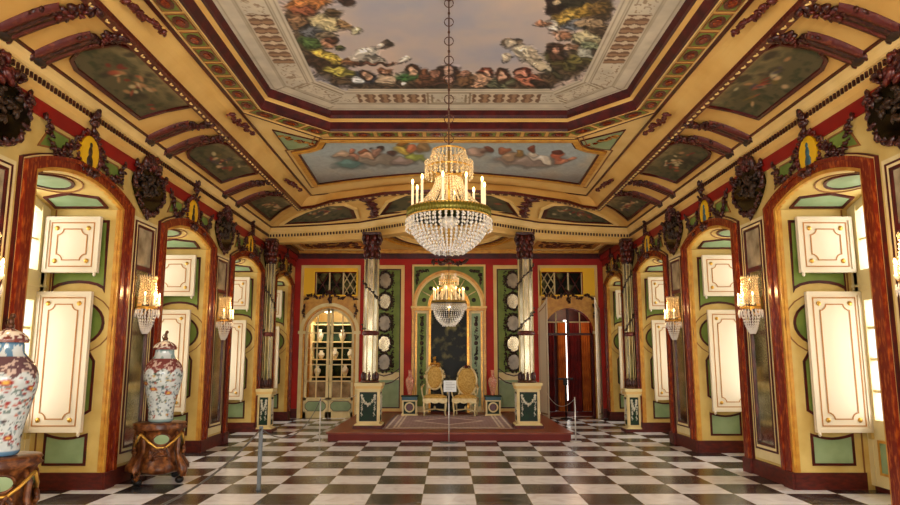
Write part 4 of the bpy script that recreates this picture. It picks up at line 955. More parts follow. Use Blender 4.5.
# ============================================================ BACK WALL
m = MB(back)
def door_surround(cx, nm, n, opened):
    D = sempty('door_%d' % n, nm); m = MB(back)
    zs = DZ
    I = archp(cx - DHW, cx + DHW, 0, zs, DHW - 1e-4, 24); M1 = archp(cx - DHW - .05, cx + DHW + .05, 0, zs, DHW + .05 - 1e-4, 24); O = archp(cx - DHW - .14, cx + DHW + .14, 0, zs, DHW + .14 - 1e-4, 24)
    m.band(I, M1, -.05, .03, 'gilt_paint', False); m.band(M1, O, 0, .05, 'cream_light' if not opened else 'gilt_paint', False)
    for q in (-1, 1): m.box(cx + q * (DHW + .07) - .10, cx + q * (DHW + .07) + .10, 0, .075, zs - .03, zs + .05, 'cream_light')
    m.build('architrave', D)
    m = MB(back)
    x0, x1 = cx - .80, cx + .80
    o_ = rect(x0, x1, 3.05, 4.04)
    f0 = rect(x0, x1, 0, 4.04)
    m.band([(x0, 0), (x0, 4.04), (x1, 4.04), (x1, 0)], [(x0 + .07, 0), (x0 + .07, 3.97), (x1 - .07, 3.97), (x1 - .07, 0)], 0, .04, 'ceiling_pale', False)
    # field of gold around the light above the door
    a = arc(cx - DHW - .06, cx + DHW + .06, zs, DHW + .06 - 1e-4, 24); w0, w1 = (lx0, lx1) if cx < 0 else (rx0, rx1)
    m.prism([(x0 + .07, zs)] + a + [(x1 - .07, zs), (x1 - .07, 3.22), (x0 + .07, 3.22)], 0, .012, 'gilt_paint')
    m.band([(x0 + .07, 3.22), (x0 + .07, 3.97), (x1 - .07, 3.97), (x1 - .07, 3.22)], [(w0, 3.22), (w0, 3.86), (w1, 3.86), (w1, 3.22)], 0, .012, 'bright_gold')
    m.band(rect(w0 - .06, w1 + .06, 3.2, 3.91), rect(w0, w1, 3.24, 3.86), 0, .04, 'bright_gold'); m.build('overdoor_frame', D)
    m = MB(back); wd = (w1 - w0) / 3     # lattice light
    m.box(w0 - .02, w1 + .02, -.29, -.24, 3.2, 3.88, 'dark_painted_pane')  # dark sheet put in for the unlit space behind the lattice
    for i in range(4): x = w0 + wd * i; m.box(x - .02, x + .02, -.16, -.12, 3.22, 3.86, 'cream_light')
    for i in range(3):
        xa, xb = w0 + wd * i, w0 + wd * (i + 1); xm = (xa + xb) / 2; zt, zb, zm = 3.86, 3.22, 3.54
        lz = (i == 2) if cx < 0 else (i == 0)
        segs = [((xa, zb), (xb, zt)), ((xa, zt), (xb, zb)), ((xa, zm), (xm, zt)), ((xm, zt), (xb, zm)), ((xb, zm), (xm, zb)), ((xm, zb), (xa, zm))]
        for p, q in segs[:6 if i == (2 if cx < 0 else 0) else 2]:
            m.tube([(p[0], -.14, p[1]), (q[0], -.14, q[1])], .016, 'cream_light' if lz else 'carved_red', 4)
    m.build('lattice_light', D)
    m = MB(back)        # carved scrolls between the light and the arch
    m.carve([(cx - .7, 3.1), (cx - .5, 3.24), (cx - .3, 3.12), (cx - .1, 3.26), (cx, 3.34), (cx + .1, 3.26), (cx + .3, 3.12), (cx + .5, 3.24), (cx + .7, 3.1)], .03, .07, 60, 'carved', 5, .05, .02)
    m.carve([(cx, 3.0), (cx, 3.3)], .04, .1, 16, 'carved', 6, .05, .03)
    for q in (-1, 1): m.carve([(cx + q * .66, 2.98), (cx + q * .72, 2.8), (cx + q * .66, 2.62)], .02, .07, 18, 'carved', 7, .045, .02)
    m.build('scroll_carving', D)
    return D
D1 = door_surround(DL, 'closed glazed arched double door in the back wall, left of the dais', 1, False)
for q in (-1, 1):
    m = MB(back); cx = DL; x0, x1 = (cx - DHW, cx - .012) if q < 0 else (cx + .012, cx + DHW); y0, y1 = -.12, -.06
    m.box(x0, x0 + .07, y0, y1, 0, DZ, 'cream_light'); m.box(x1 - .07, x1, y0, y1, 0, DZ + (.6 if 1 else 0) * 0 , 'cream_light')
    m.box(x0, x1, y0, y1, .0, .15, 'cream_light'); m.box(x0, x1, y0, y1, .45, .52, 'cream_light'); m.box(x0, x1, y0 + .01, y1 - .015, .15, .45, 'cream_light')
    for z in (.95, 1.38, 1.82, DZ): m.box(x0, x1, y0 + .01, y1, z - .014, z + .014, 'cream_light')
    xm = (x0 + x1) / 2; m.box(xm - .013, xm + .013, y0 + .01, y1, .5, DZ + .5, 'cream_light')
    ip = archp(cx - DHW + .07, cx + DHW - .07, DZ, DZ, DHW - .07 - 1e-4, 24); op = archp(cx - DHW, cx + DHW, DZ, DZ, DHW - 1e-4, 24)
    h = len(ip) // 2 + 1; sl = slice(0, h) if q < 0 else slice(len(ip) - h, len(ip)); m.band(ip[sl], op[sl], y0, y1, 'cream_light', False)
    inner = x1 - .07 if q < 0 else x0; m.box(inner, inner + .07, y0, y1, DZ, DZ + DHW - .02, 'cream_light')
    lf = m.build('door_leaf', D1)
    m = MB(back); m.prism(octp(x0 + .06, x1 - .06, .18, .42, .07), -.07, -.045, 'green_pale'); p = octp(x0 + .05, x1 - .05, .17, .43, .08); m.band(p, inset(p, .012), -.07, -.04, 'maroon'); m.build('green_panel', lf)
    m = MB(back); hp = archp(cx - DHW + .05, cx + DHW - .05, .5, DZ, DHW - .05 - 1e-4, 24); poly = ([p for p in hp if p[0] <= cx] + [(cx, .5)]) if q < 0 else ([(cx, .5)] + [p for p in hp if p[0] >= cx]); m.prism(poly, -.095, -.09, 'glass'); m.build('glass_pane', lf)
D2 = door_surround(DR, 'open arched doorway in the back wall, right of the dais, with dark transom', 2, True)
m = MB(back); cx = DR
m.box(cx - DHW, cx + DHW, -.2, -.12, DZ - .06, DZ + .0, 'maroon'); m.box(cx - .03, cx + .03, -.2, -.12, DZ, DZ + DHW, 'maroon'); m.box(cx - DHW, cx + DHW, -.19, -.13, 2.5, 2.53, 'cream_light')
for x in (cx - .32, cx + .32): m.box(x - .012, x + .012, -.19, -.13, DZ, DZ + .56, 'cream_light')
for q in (-1, 1): m.box(cx + q * DHW - .05, cx + q * DHW + .05, -.25, -.12, 0, DZ, 'maroon')
m.build('transom', D2)
for q in (-1, 1):
    fl = lambda a, b, c, q=q: (DR + q * (DHW + .03 + .045 * (1) + a * .26), 18.22 - a * .95, c) if False else (DR + q * (.83 - a * (.15 if q < 0 else .26) - b * .3), 18.22 - a * .62 - b * .3, c)
    m = MB(fl); P = [(0, .03), (0, 2.86), (.35, 2.92), (.7, 3.0), (1, 3.12), (1, .03)]
    m.prism(P, 0, .05, 'white_lacquer'); m.band(inset(P, .1), inset(P, .13), -.008, .058, 'line_brown'); m.build('door_leaf', D2)
# red field mouldings and side panels with chains of small mirrors
for s in (-1, 1):
    x0, x1 = sorted((s * 1.20, s * 2.24)); S = SIDEN[s]
    t = thing('chained_mirrors', 'green wall panel with a chain of oval mirrors in leaves, %s of the niche' % S, 'wall mirror', (s * 1.72, 18.3, 0))
    fr = lambda a, b, c, s=s: (a - s * 1.72, -b, c)
    m = MB(fr); m.band(rect(x0, x1, .17, 4.04), rect(x0 + .09, x1 - .09, .25, 3.94), 0, .045, 'ceiling_pale'); m.band(rect(x0 + .09, x1 - .09, .25, 3.94), rect(x0 + .12, x1 - .12, .28, 3.91), 0, .035, 'maroon'); m.build('frame', t)
    m = MB(fr); m.box(x0 + .1, x1 - .1, 0, .012, 1.18, 3.93, 'green_panel'); c0 = [(x0 + .1, 1.30), (x0 + .3, 1.16), (x0 + .52, 1.10), (x1 - .3, 1.16), (x1 - .1, 1.30)]
    m.box(x0 + .1, x1 - .1, 0, .012, .26, .98, 'green_pale'); m.box(x0 + .1, x1 - .1, .0, .011, .98, 1.18, 'cream_light')
    for d in (0, -.22): m.band([(p[0], p[1] + d) for p in c0], [(p[0], p[1] + d - .03) for p in c0], 0, .03, 'maroon', False)
    m.build('field', t)
    cx = (x0 + x1) / 2 + s * 0 - s * .0
    for i, z in enumerate((3.62, 3.06, 2.48, 1.93, 1.45)):
        rx, rz = .17, .22; cxx = cx
        m = MB(fr); m.prism(ovalp(cxx, z, rx, rz, 18), .01, .03, 'column_glass' if i % 2 else 'marble_grey'); ov = m.build('oval_mirror', t)
        m = MB(fr); e = ovalp(cxx, z, rx + .02, rz + .02, 20); m.carve(e + [e[0]], .025, .05, 46, 'dark_leaf', i, .05, .015); m.carve([(cxx + rx + .03, z - .3), (cxx + rx + .07, z), (cxx + rx + .03, z + .25)], .02, .04, 14, 'dark_leaf', i + 9, .04, .01); m.carve([(cxx - rx - .03, z - .3), (cxx - rx - .07, z), (cxx - rx - .03, z + .25)], .02, .04, 14, 'dark_leaf', i + 19, .04, .01); m.tube([(p[0], .035, p[1]) for p in ovalp(cxx, z, rx, rz, 20)], .016, 'carved', 5, True); m.build('leaf_wreath', ov)
# central niche
t = thing('mirror_niche', 'tall arched mirror niche with green coffers behind the two thrones', 'mirror', (0, 18.3, 0))
fr = lambda a, b, c: (a, -b, c); ZS = 2.92
m = MB(fr)
def archring(r0, r1, b0, b1, mt, z0=ZS, leg=True):
    A = archp(-r0, r0, ZS, ZS, r0 - 1e-4, 30); B = archp(-r1, r1, ZS, ZS, r1 - 1e-4, 30); m.band(A, B, b0, b1, mt, False)
archring(.99, .92, -.1, .07, 'gilt_paint'); archring(.92, .88, -.1, .05, 'ceiling_pale'); archring(.88, .56, -.1, .01, 'green_panel'); archring(.56, .48, -.11, .05, 'gold'); archring(.88, .86, 0, .03, 'cream_light'); archring(.575, .555, 0, .03, 'cream_light')
for i in range(1, 6): 
    u = PI * i / 6
    if i == 3: continue
    m.tube([(.56 * math.cos(u), .02, ZS + .56 * math.sin(u)), (.83 * math.cos(u), .02, ZS + .83 * math.sin(u))], .016, 'cream_light', 4)
for u in (82, 98): u = math.radians(u); m.tube([(.56 * math.cos(u), .02, ZS + .56 * math.sin(u)), (.83 * math.cos(u), .02, ZS + .83 * math.sin(u))], .014, 'cream_light', 4)
for i in (.5, 1.5, 2.35, 3.65, 4.5, 5.5):
    u = PI * i / 6; m.ell((.69 * math.cos(u), .02, ZS + .69 * math.sin(u)), (.06, .02, .06), 'dark_leaf', 10, 5); m.ell((.69 * math.cos(u), .03, ZS + .69 * math.sin(u)), (.022, .02, .022), 'green_dark', 8, 4)
m.build('arch', t)
m = MB(fr); a = arc(-.99, .99, ZS, .99 - 1e-4, 30)
m.prism([(-.99, ZS)] + a + [(.99, ZS), (.99, 4.05), (-.99, 4.05)], -.1, .01, 'green_panel'); m.band([(-.99, ZS), (-.99, 4.06), (.99, 4.06), (.99, ZS)], [(-.94, ZS), (-.94, 4.01), (.94, 4.01), (.94, ZS)], 0, .04, 'ceiling_pale', False)
for q in (-1, 1): m.carve([(q * .86, 3.55), (q * .84, 3.86), (q * .55, 3.9)], .025, .03, 26, 'dark_leaf', 3, .05, .01)
m.build('spandrel', t)
m = MB(fr); m.prism([(-.48, .15), (-.48, ZS)] + arc(-.48, .48, ZS, .48 - 1e-4, 20)[1:-1] + [(.48, ZS), (.48, .15)], -.11, -.09, 'dark_painted_pane'); m.build('mirror_glass', t)
for q in (-1, 1):
    m = MB(fr); x = lambda a: q * a
    def bx(a0, a1, b0, b1, c0, c1, mt): m.box(min(q * a0, q * a1), max(q * a0, q * a1), b0, b1, c0, c1, mt)
    bx(.48, .99, -.1, -.02, .15, ZS - .1, 'cream_light'); bx(.92, .99, -.1, .07, .15, ZS - .1, 'gilt_paint'); bx(.86, .89, -.1, .03, .2, ZS - .14, 'gold'); bx(.48, .54, -.1, .07, .15, ZS - .1, 'gold'); bx(.56, .585, -.1, .03, .2, ZS - .14, 'cream_light')
    bx(.45, 1.0, -.1, .08, ZS - .11, ZS - .04, 'gilt_paint'); bx(.44, 1.02, -.1, .10, ZS - .04, ZS + .01, 'ceiling_pale'); pl = m.build('pilaster', t)
    m = MB(fr); bx(.61, .84, -.02, -.005, .3, ZS - .18, 'green_panel' if q < 0 else 'green_pale')
    for z in (2.45, 1.95, 1.55, 1.05):
        m.ell((q * .725, .0, z), (.055, .02, .06), 'dark_leaf', 8, 5); m.carve([(q * .725, z + .22), (q * .725, z + .08)], .035, .03, 12, 'dark_leaf', int(z * 9), .035)
        m.carve([(q * .725, z - .22), (q * .725, z - .08)], .03, .03, 8, 'dark_leaf', int(z * 7), .03)
    m.build('painted_panel', pl)
# curtains and things in the dark room beyond the right doorway
CUR = [(2.95, 'red_curtain', 'dark red curtain hanging farthest left in the room beyond the right doorway'), (3.34, 'orange_curtain', 'orange curtain in the middle of the room beyond the right doorway'), (3.74, 'red_curtain', 'dark red curtain between two orange ones beyond the right doorway'), (4.06, 'orange_curtain', 'orange curtain hanging farthest right beyond the right doorway')]
for x, mt, lb in CUR:
    m = MB(); w_ = .13 if mt[0] == 'o' else .17; L1 = [(x - w_ + 2 * w_ * i / 16, 20.3 + .03 * math.cos(i * PI / 2), 0.02) for i in range(17)]
    m.loft([L1, [(p[0], p[1], 2.6) for p in L1]], mt, True); m.loft([[(p[0], p[1] + .03, .02) for p in L1], [(p[0], p[1] + .03, 2.6) for p in L1]], mt, True)
    tag(m.build('curtain'), lb, 'curtain')
m = MB(); m.box(3.50, 3.585, 20.86, 20.9, .3, 2.7, 'flame'); 
MATS['daylit'] = mat('daylit', (255, 250, 240), .5, emit=((255, 248, 236), 3.0)); m.mats = ['daylit']; struct(m.build('window_20'), 'bright slit of a window seen through the right doorway')
m = MB(); m.box(2.6, 4.4, 18.9, 20.2, 0, .012, 'red_curtain'); tag(m.build('glow_carpet'), 'made-up carpet for the red glow on the floor beyond the right doorway', 'carpet')  # red sheet added to give the floor its red glow
t = thing('music_stand', 'black stand with a flat top standing in the right doorway', 'stand', (3.03, 18.0, 0))
m = MB(); m.tube([(0, 0, .03), (0, 0, 1.0)], .02, 'dark', 8); m.build('pole', t)
m = MB(); m.box(-.2, .2, -.12, .12, 1.0, 1.04, 'dark'); m.box(-.05, .05, -.05, .05, .86, 1.0, 'dark'); m.build('top', t)
m = MB(); m.lathe(0, 0, [(.15, 0), (.15, .02), (.03, .04)], 'dark', 16); m.build('base', t)
# made-up cabinet and jars stand in for reflections in the glazed door
t = thing('stand_in_cabinet', 'made-up pale cabinet standing in for reflections in the glazed left door', 'cabinet', (-3.2, 20.0, 0))
m = MB(); m.box(-.8, .8, -.2, .2, 0, .9, 'marble_grey'); m.box(-.8, .8, .15, .2, .9, 2.6, 'green_dark'); m.box(-.8, -.74, -.2, .2, .9, 2.6, 'cream_light'); m.box(.74, .8, -.2, .2, .9, 2.6, 'cream_light'); m.build('body', t)
for z in (1.0, 1.5, 2.0, 2.5): m = MB(); m.box(-.74, .74, -.18, .15, z, z + .03, 'cream_light'); m.build('shelf', t)
R_ = random.Random(12)
for q, (x, z) in enumerate([(-.6, 1.03), (-.25, 1.03), (.2, 1.03), (.55, 1.03), (-.5, 1.53), (-.1, 1.53), (.35, 1.53), (-.55, 2.03), (.1, 2.03), (.5, 2.03)]):
    m = MB(); hh = R_.uniform(.24, .38); m.lathe(0, 0, [(.04, 0), (.09, hh * .4), (.10, hh * .6), (.04, hh * .85), (.06, hh)], 'stone_white', 12); jr = m.build('stand_in_jar'); jr.location = (-3.2 + x, 19.93, z + .001)
    tag(jr, 'made-up white jar on the %s shelf behind the glazed door, %s' % (('lowest', 'middle', 'top')[(0 if q < 4 else 1 if q < 7 else 2)], ('leftmost of four', 'second of four', 'third of four', 'rightmost of four', 'leftmost of three', 'centre of three', 'rightmost of three', 'leftmost of three', 'centre of three', 'rightmost of three')[q]), 'jar', 'made-up jars behind the glazed door')
point('anteroom_fill', (-3.4, 19.2, 3.0), 70, (1, .86, .62), .2)  # added point light that makes the glazed door look bright, no visible source
point('chandelier_light', (0, 16.8, 2.72), 7, (1, .9, .74), .1)  # extra light added inside the bowl to whiten its crystals
point('anteroom_fill', (3.6, 19.6, 3.0), 14, (1, .6, .35), .2)  # added dim warm fill for the room beyond the right doorway

# ============================================================ DAIS AND ITS FURNITURE
t = thing('dais', 'low polished reddish wooden platform across the far end of the hall', 'platform', (0, 15.8, 0))
m = MB(); m.box(-2.31, 2.33, -2.44, 2.49, 0, .13, 'brown_base'); m.box(-2.34, 2.36, -2.47, 2.49, .12, .15, 'dais_wood'); m.build('body', t)
m = MB(); m.box(-2.31, 2.33, -2.45, -2.44, .0, .115, 'riser_red'); m.build('riser', t)
def rugc(U, V, X):
    x, y = X[:, 0], X[:, 1]; n = fbm(x * 14, y * 14, 9); c = np.tile(np.array((180, 152, 148)) / 255., (len(x), 1)); d = np.minimum(1.34 - np.abs(x), 1.72 - np.abs(y - 15.7))
    c = mixc(c, (112, 78, 86), np.clip((np.sin(x * 42) * np.sin(y * 30)) * 2, 0, 1) * .45)
    for e in (.08, .22, .3): c = mixc(c, (236, 220, 204), np.clip(1.3 - np.abs(d - e) / .03, 0, 1))
    q = np.abs(x) / .95 + np.abs(y - 15.7) / 1.05; c = mixc(c, (238, 222, 206), np.clip(1.4 - np.abs(q - .8) / .06, 0, 1)); c = mixc(c, (140, 104, 108), (q < .7).astype(float) * .5)
    c = mixc(c, (90, 70, 80), (d < .06).astype(float) * .4)
    return c * (.86 + .28 * n[:, None])
rg = painted_grid('rug', lambda U, V: np.stack([-1.34 + 2.68 * U, 13.98 + 3.44 * V, .158 + .0 * U], 1), rugc, 220, 200, 'carpet')
tag(rg, 'faded lilac patterned rug with a large diamond lying on the dais', 'rug')
m = MB(); m.box(-1.34, 1.34, 13.98, 17.42, .15, .157, 'dark_leaf'); m.build('backing', rg)

def throne(x, y, rz, label, rx, rzz, cz, crest):
    t = thing('throne', label, 'chair', (x, y, .16), rz=rz)
    m = MB(); m.box(-.30, .30, -.27, .27, .34, .42, 'gilt_wood', .0); 
    P = [(-.29 + .58 * i / 12, .33 - .03 * abs(math.sin(i * PI / 4))) for i in range(13)]
    m.prism([(-.29, .40)] + [(.29, .40)] + P[::-1], -.285, -.265, 'gilt_wood'); m.build('seat_rail', t)
    m = MB(); m.ell((0, 0, .44), (.30, .27, .075), 'damask', 16, 8); m.build('seat', t)
    for q in (-1, 1):
        for r in (-1, 1):
            m = MB(); X, Y = q * .26, r * .23; m.tube([(X, Y, .36), (X * 1.03, Y * 1.04, .25), (X * .97, Y * .97, .1), (X * 1.0, Y * 1.02, .0)], [.035, .026, .016, .022], 'gilt_wood', 8); m.build('leg', t)
        m = MB(); m.tube([(q * .27, -.16, .40), (q * .31, -.17, .52), (q * .32, -.18, .64)], [.022, .016, .02], 'gilt_wood', 7); m.tube([(q * .325, -.22, .645), (q * .32, -.05, .67), (q * .27, .2, .74)], [.026, .022, .018], 'gilt_wood', 7); ar = m.build('armrest', t)
        m = MB(); m.ell((q * .318, -.08, .69), (.03, .08, .02), 'damask'); m.build('arm_pad', ar)
    m = MB(); m.tube([(-.25, -.22, .13), (0, 0, .15), (.25, .22, .13)], .014, 'gilt_wood', 6); m.tube([(.25, -.22, .13), (0, 0, .15), (-.25, .22, .13)], .014, 'gilt_wood', 6); m.ell((0, 0, .18), (.03, .03, .05), 'gilt_wood'); m.build('stretcher', t)
    m = MB(); m.ell((0, .27, cz), (rx, .05, rzz), 'damask', 20, 10); bk = m.build('backrest', t)
    m = MB(); m.tube([(p[0], .27, p[1]) for p in ovalp(0, cz, rx + .015, rzz + .015, 26)], .028, 'gilt_wood', 7, True)
    for q in (-1, 1): m.tube([(q * .22, .25, .42), (q * (rx * .8), .27, cz - rzz * .7)], .024, 'gilt_wood', 6)
    m.build('back_frame', bk)
    if crest:
        m = MB(lambda a, b, c: (a, .25 - b, c)); m.carve([(-.12, cz + rzz - .0), (0, cz + rzz + .08), (.12, cz + rzz - .0)], .025, .05, 26, 'gold', 4, .04); m.carve([(0, cz + rzz + .06), (0, cz + rzz + .22)], lambda t: .05 * (1 - t), .04, 16, 'gold', 9, .04)
        for q in (-1, 1): m.carve([(q * .17, cz + rzz - .12), (q * .24, cz + .1)], .012, .04, 10, 'gilt_wood', 4, .035)
        for q in (-1, 1): m.ell((q * (rx + .06), 0, cz + .02), (.028, .028, .05), 'gilt_wood')
    else:
        m = MB(lambda a, b, c: (a, .25 - b, c)); m.carve([(-.06, cz + rzz + .01), (.06, cz + rzz + .01)], .03, .05, 14, 'carved_red', 4, .04)
    m.build('crest', bk)
    return t
throne(-.35, 17.2, .04, 'gilded armchair with a tall crowned oval back, left of the pair on the dais', .19, .29, .92, True)
throne(.41, 17.15, -.16, 'gilded armchair with a broad plain oval back, right of the pair on the dais', .235, .345, .82, False)
for s, x in ((-1, -.97), (1, 1.09)):
    t = thing('vase_pedestal', 'low green pedestal with a round red boss on the dais, %s of the thrones' % SIDEN[s], 'pedestal', (x, 17.25, .158))
    m = MB(); m.box(-.20, .20, -.15, .15, .0, .04, 'cream_light'); m.box(-.17, .17, -.13, .13, .04, .34, 'green_dark'); m.box(-.19, .19, -.15, .15, .34, .37, 'cream_light'); m.box(-.19, .19, -.15, .15, .37, .45, 'blue_grey'); m.box(-.21, .21, -.16, .16, .45, .48, 'green_dark'); m.build('body', t)
    m = MB(); R_ = lambda r: [(p[0], p[1]) for p in ovalp(0, .2, r, r, 20)]
    m.band(R_(.125), R_(.09), -.15, -.12, 'cream_light'); m.prism(R_(.08), -.145, -.12, 'carved_red')
    for q in (-1, 1): m.box(q * .165 - .02, q * .165 + .02, -.145, -.12, .03, .35, 'cream_light')
    m.build('boss', t)

# ============================================================ PORCELAIN
def vase_col(seed, lap, pal, band, ground=(206, 214, 214)):
    R = random.Random(seed); fl = []
    for k in range(420): fl.append((R.random(), R.uniform(.06, .80), R.uniform(.006, .018), R.uniform(.004, .014), R.uniform(-60, 60), R.choice(pal)))
    def f(U, V, X):
        n = fbm(U * 14, V * 12, seed); c = np.tile(np.array(ground) / 255., (len(U), 1)); c = mixc(c, tuple(q * .9 for q in ground), np.clip((n - .5) * 4, 0, .6))
        vn = fbm(U * 22, V * 18, seed + 3, 2); c = mixc(c, (84, 104, 98), ((np.abs(vn - .5) < .022) & (V > .07) & (V < .8)).astype(float) * .75)
        for (cx, cy, rx, ry, an, col) in fl:
            for o_ in ((0,) if .04 < cx < .96 else (-1, 0, 1)): c = blob(c, U + o_ * 1.0, V, cx, cy, rx, ry, an, col, .35, .9)
        for k in range(9):      # larger blossoms
            cx, cy = (k * .618 + seed * .1) % 1, .16 + .5 * ((k * .37) % 1)
            c = blob(c, U, V, cx, cy, .036, .026, 0, pal[0], .2); c = blob(c, U, V, cx, cy, .02, .014, 0, (222, 178, 84), .3)
        if lap:
            sc = .66 + .07 * np.abs(np.sin(U * PI * 8)); L_ = (V > sc) & (V < .86); c = mixc(c, lap, L_.astype(float) * .92); c = mixc(c, (226, 206, 190), (L_ & (fbm(U * 40, V * 40, 2, 2) > .62)).astype(float) * .8)
        c = mixc(c, band, ((V < .05) | ((V > .87) & (n > .5))).astype(float) * .75)
        return c
    return f
def vase(loc, label, prof, colf, group=None, lid=None, sc=1.0, plain=None):
    ps = np.array(prof)
    hs = np.concatenate([[0], np.cumsum(np.hypot(np.diff(ps[:, 0]), np.diff(ps[:, 1])))]); hs /= hs[-1]
    q = np.linspace(0, 1, 90)
    # smooth profile
    rr = np.interp(q, hs, ps[:, 0]); zz = np.interp(q, hs, ps[:, 1])
    for _ in range(6): rr[1:-1] = (rr[:-2] + 2 * rr[1:-1] + rr[2:]) / 4; zz[1:-1] = (zz[:-2] + 2 * zz[1:-1] + zz[2:]) / 4
    hz = (zz - zz[0]) / (zz[-1] - zz[0])
    def P(U, V):
        r = np.interp(V, q, rr); z = np.interp(V, q, zz); a = U * 2 * PI; return np.stack([r * np.cos(a) * sc, r * np.sin(a) * sc, z * sc], 1)
    o = painted_grid('porcelain_vase', P, lambda U, V, X: colf(U, np.interp(V, q, hz), X), 140, 90, 'porcelain', smooth=True); o.location = loc
    tag(o, label, 'vase', group)
    return o
BODY = [(.0, .0), (.145, 0), (.155, .02), (.15, .10), (.165, .22), (.205, .40), (.24, .55), (.245, .64), (.22, .73), (.16, .80), (.12, .84), (.115, .90), (.125, .93), (.0, .935)]
pal1 = [(150, 60, 44), (60, 84, 66), (62, 84, 104), (186, 146, 70), (110, 124, 104), (64, 70, 66), (90, 100, 90), (84, 96, 106)]
def lidf(o, mt_seed, fin, kk=1.0):
    def P(U, V):
        prof = np.array([(.20, .0), (.21, .025), (.19, .05), (.14, .085), (.06, .11), (.035, .12), (.0, .125)]); q = np.linspace(0, 1, len(prof)); r = np.interp(V, q, prof[:, 0]) * .72; z = np.interp(V, q, prof[:, 1]); a = U * 2 * PI; return np.stack([r * np.cos(a), r * np.sin(a), z + .925], 1)
    l = painted_grid('lid', P, lambda U, V, X: mixc(mixc(np.tile(np.array((110, 56, 52)) / 255., (len(U), 1)), (222, 214, 204), (fbm(U * 30, V * 8, mt_seed, 2) > .52).astype(float)), (120, 60, 50), (V < .15).astype(float) * .6), 70, 16, 'porcelain', parent=o, smooth=True)
    m = MB(); m.ell((0, 0, 1.065), (.035, .03, .03), fin, 8, 6); m.ell((.0, 0, 1.10), (.024, .024, .05), fin, 8, 6); m.ell((.012, 0, 1.15), (.024, .02, .024), fin, 8, 6); m.tube([(-.03, 0, 1.05), (-.045, 0, 1.09), (-.03, 0, 1.12)], .008, fin, 5); m.build('finial', l)
v2 = vase((-3.72, 9.0, .74), 'tall lidded porcelain vase with small flowers on the carved stand between two left windows', BODY, vase_col(4, (118, 52, 50), pal1, (120, 150, 148)), 'lidded porcelain vases by the left wall'); lidf(v2, 5, 'bronze')
v1 = vase((-3.72, 5.80, .76), 'tall lidded blue and red porcelain vase cut off by the left edge of the photo', BODY, vase_col(9, (92, 60, 66), [(150, 40, 34), (44, 66, 74), (90, 110, 120), (60, 40, 36), (130, 150, 150), (180, 90, 70)], (60, 110, 150)), 'lidded porcelain vases by the left wall'); lidf(v1, 8, 'bronze')
SMALL = [(.0, 0), (.05, 0), (.055, .02), (.05, .06), (.085, .2), (.11, .33), (.10, .40), (.05, .46), (.038, .54), (.045, .60), (.06, .62), (.0, .622)]
pp = [(206, 120, 92), (196, 150, 90), (190, 96, 70), (236, 220, 200)]
for s, x in ((-1, -.97), (1, 1.09)):
    vase((x, 17.25, .638), 'slender pink porcelain vase on the low pedestal %s of the thrones' % SIDEN[s], SMALL, vase_col(20 + s, (190, 90, 66), pp, (190, 100, 74), (222, 150, 122)))
def carved_stand(x, y, rz, label, h):
    t = thing('carved_stand', label, 'pedestal', (x, y, 0), 'carved wooden vase stands', rz)
    m = MB(); k = .33
    def ring8(r, z, wob): return [(r * (1 + wob * math.cos(4 * a)) * math.cos(a), r * (1 + wob * math.cos(4 * a)) * math.sin(a), z) for a in [2 * PI * i / 48 for i in range(48)]]
    L_ = [(.0, h - .0, 0), (.305, h, .03), (.32, h - .02, .03), (.30, h - .045, .03), (.325, h - .065, .03), (.285, h - .09, .04), (.27, h - .13, .05), (.25, h - .24, .06), (.255, h - .34, .08), (.29, h - .44, .11), (.34, h - .53, .12), (.34, h - .58, .13), (.25, h - .62, .12), (.0, h - .62, 0)]
    m.loft([ring8(*p) for p in L_], 'wood_carved', True, True); bd = m.build('body', t)
    for q in range(4):
        a0 = q * PI / 2; fr = lambda a, b, c, a0=a0: (math.cos(a0) * (b + .0) - math.sin(a0) * a, math.sin(a0) * b + math.cos(a0) * a, c)
        m = MB(fr); m.prism([(p[0], p[1]) for p in ovalp(0, h - .19, .09, .06, 12)], .2, .285, 'green_pale'); m.tube([(p[0], .285, p[1]) for p in ovalp(0, h - .19, .10, .07, 16)], .013, 'wood_carved', 5, True)
        m.tube([(-.24, .24, h - .12), (-.14, .28, h - .22), (-.05, .29, h - .29), (.05, .29, h - .29), (.14, .28, h - .22), (.24, .24, h - .12)], .016, 'brass', 6)
        m.carve([(-.1, h - .36), (.1, h - .36)], .07, .03, 24, 'wood_carved', q, .04, .27); m.build('cartouche', bd)
        a1 = a0 + PI / 4; P = lambda r, z: (r * math.cos(a1), r * math.sin(a1), z)
        m = MB(); m.tube([P(.25, h - .10), P(.29, h - .2), P(.28, h - .34), P(.33, h - .46), P(.39, h - .56), P(.39, .10), P(.36, .06)], [.03, .035, .03, .04, .055, .04, .03], 'wood_carved', 8); 
        for i in range(9): u = i * .7; m.ell((P(.36 + .045 * math.cos(u), .16 + .045 * math.sin(u))), (.018, .018, .018), 'wood_carved', 6, 4)
        lg = m.build('leg', t); m = MB(); m.ell(P(.34, .045), (.055, .055, .045), 'dark', 10, 6); m.build('ball_foot', lg)
    return t
carved_stand(-3.72, 9.0, PI / 4 - .3, 'carved brown wooden stand under the lidded vase between two left windows', .74)
carved_stand(-3.72, 5.80, PI / 4 - .1, 'carved brown wooden stand under the vase at the left edge of the photo', .76)

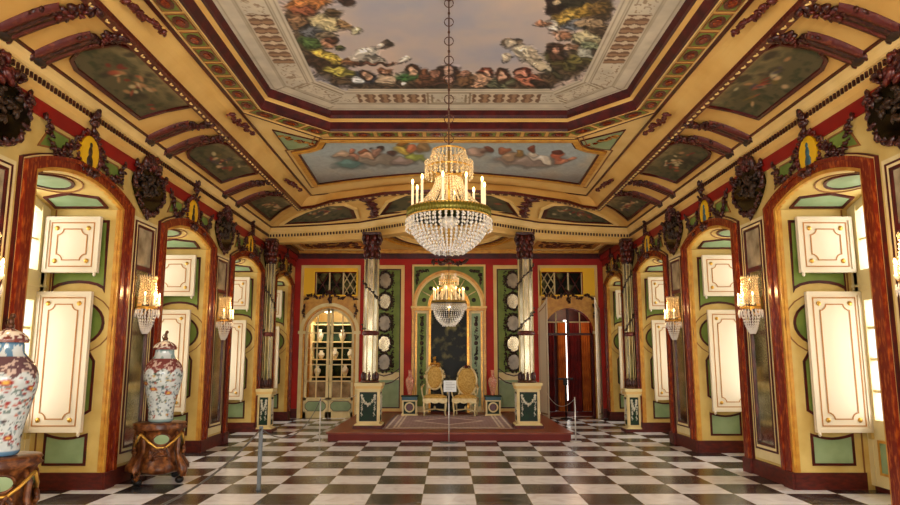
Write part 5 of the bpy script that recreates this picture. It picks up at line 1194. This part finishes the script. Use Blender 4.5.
# ============================================================ BARRIERS AND SIGN
def stanchion(x, y, h, label, mt, flat):
    t = thing('barrier_post', label, 'barrier post', (x, y, 0), 'barrier posts')
    m = MB(); (m.box(-.022, .022, -.012, .012, .01, h, mt) if flat else m.tube([(0, 0, .01), (0, 0, h)], .012, mt, 8)); m.build('pole', t)
    m = MB(); m.lathe(0, 0, [(.11, 0), (.11, .008), (.03, .014)] if not flat else [(.03, 0), (.03, .012), (.02, .02)], mt, 18); m.build('base', t)
    return t
stanchion(-2.27, 8.45, .74, 'flat grey barrier post nearest the viewer, left of centre', 'grey_metal', True)
stanchion(-2.42, 13.1, .82, 'slim pale barrier post in front of the left corner of the dais', 'pale_metal', False)
stanchion(2.39, 13.2, .82, 'slim pale barrier post in front of the right corner of the dais', 'pale_metal', False)
def rope(p, q, sag, label, mt='rope', r=.008):
    m = MB(); n = 24; m.tube([(p[0] + (q[0] - p[0]) * i / n, p[1] + (q[1] - p[1]) * i / n, p[2] + (q[2] - p[2]) * i / n - sag * 4 * (i / n) * (1 - i / n)) for i in range(n + 1)], r, mt, 6); tag(m.build('barrier_rope'), label, 'rope')
rope((-2.27, 8.44, .71), (-2.75, 3.6, .71), .42, 'grey rope sagging from the nearest barrier post towards the viewer', r=.011)
rope((-2.27, 8.46, .71), (-2.42, 13.1, .79), .34, 'thin rope between the grey barrier post and the pale one by the dais')
rope((-2.42, 13.1, .79), (-2.2, 17.9, .72), .1, 'thin rope from the left pale post back along the dais', 'pale_metal', .006)
rope((2.39, 13.2, .79), (2.5, 17.9, .72), .25, 'thin rope from the right pale post back along the dais', 'pale_metal', .006)
t = thing('sign_stand', 'white information sign on a thin post before the dais, in line with the thrones', 'sign', (0, 13.0, 0))
m = MB(); m.lathe(0, 0, [(.17, 0), (.17, .012), (.03, .02)], 'grey_metal', 20, ey=.6); m.build('base', t)
m = MB(); m.tube([(0, 0, .01), (0, 0, .95)], .011, 'pale_metal', 8); m.build('pole', t)
fr = lambda a, b, c: (a + .03, -.02 - b + (c) * .35, .93 + c * .94)
m = MB(fr); m.box(-.13, .11, -.008, .008, 0, .22, 'paper'); pn = m.build('panel', t)
m = MB(fr)
for i in range(5): m.box(-.09, .03 + .05 * (i % 2), .008, .0095, .05 + .03 * i, .056 + .03 * i, 'ink')
m.build('printed_lines', pn)
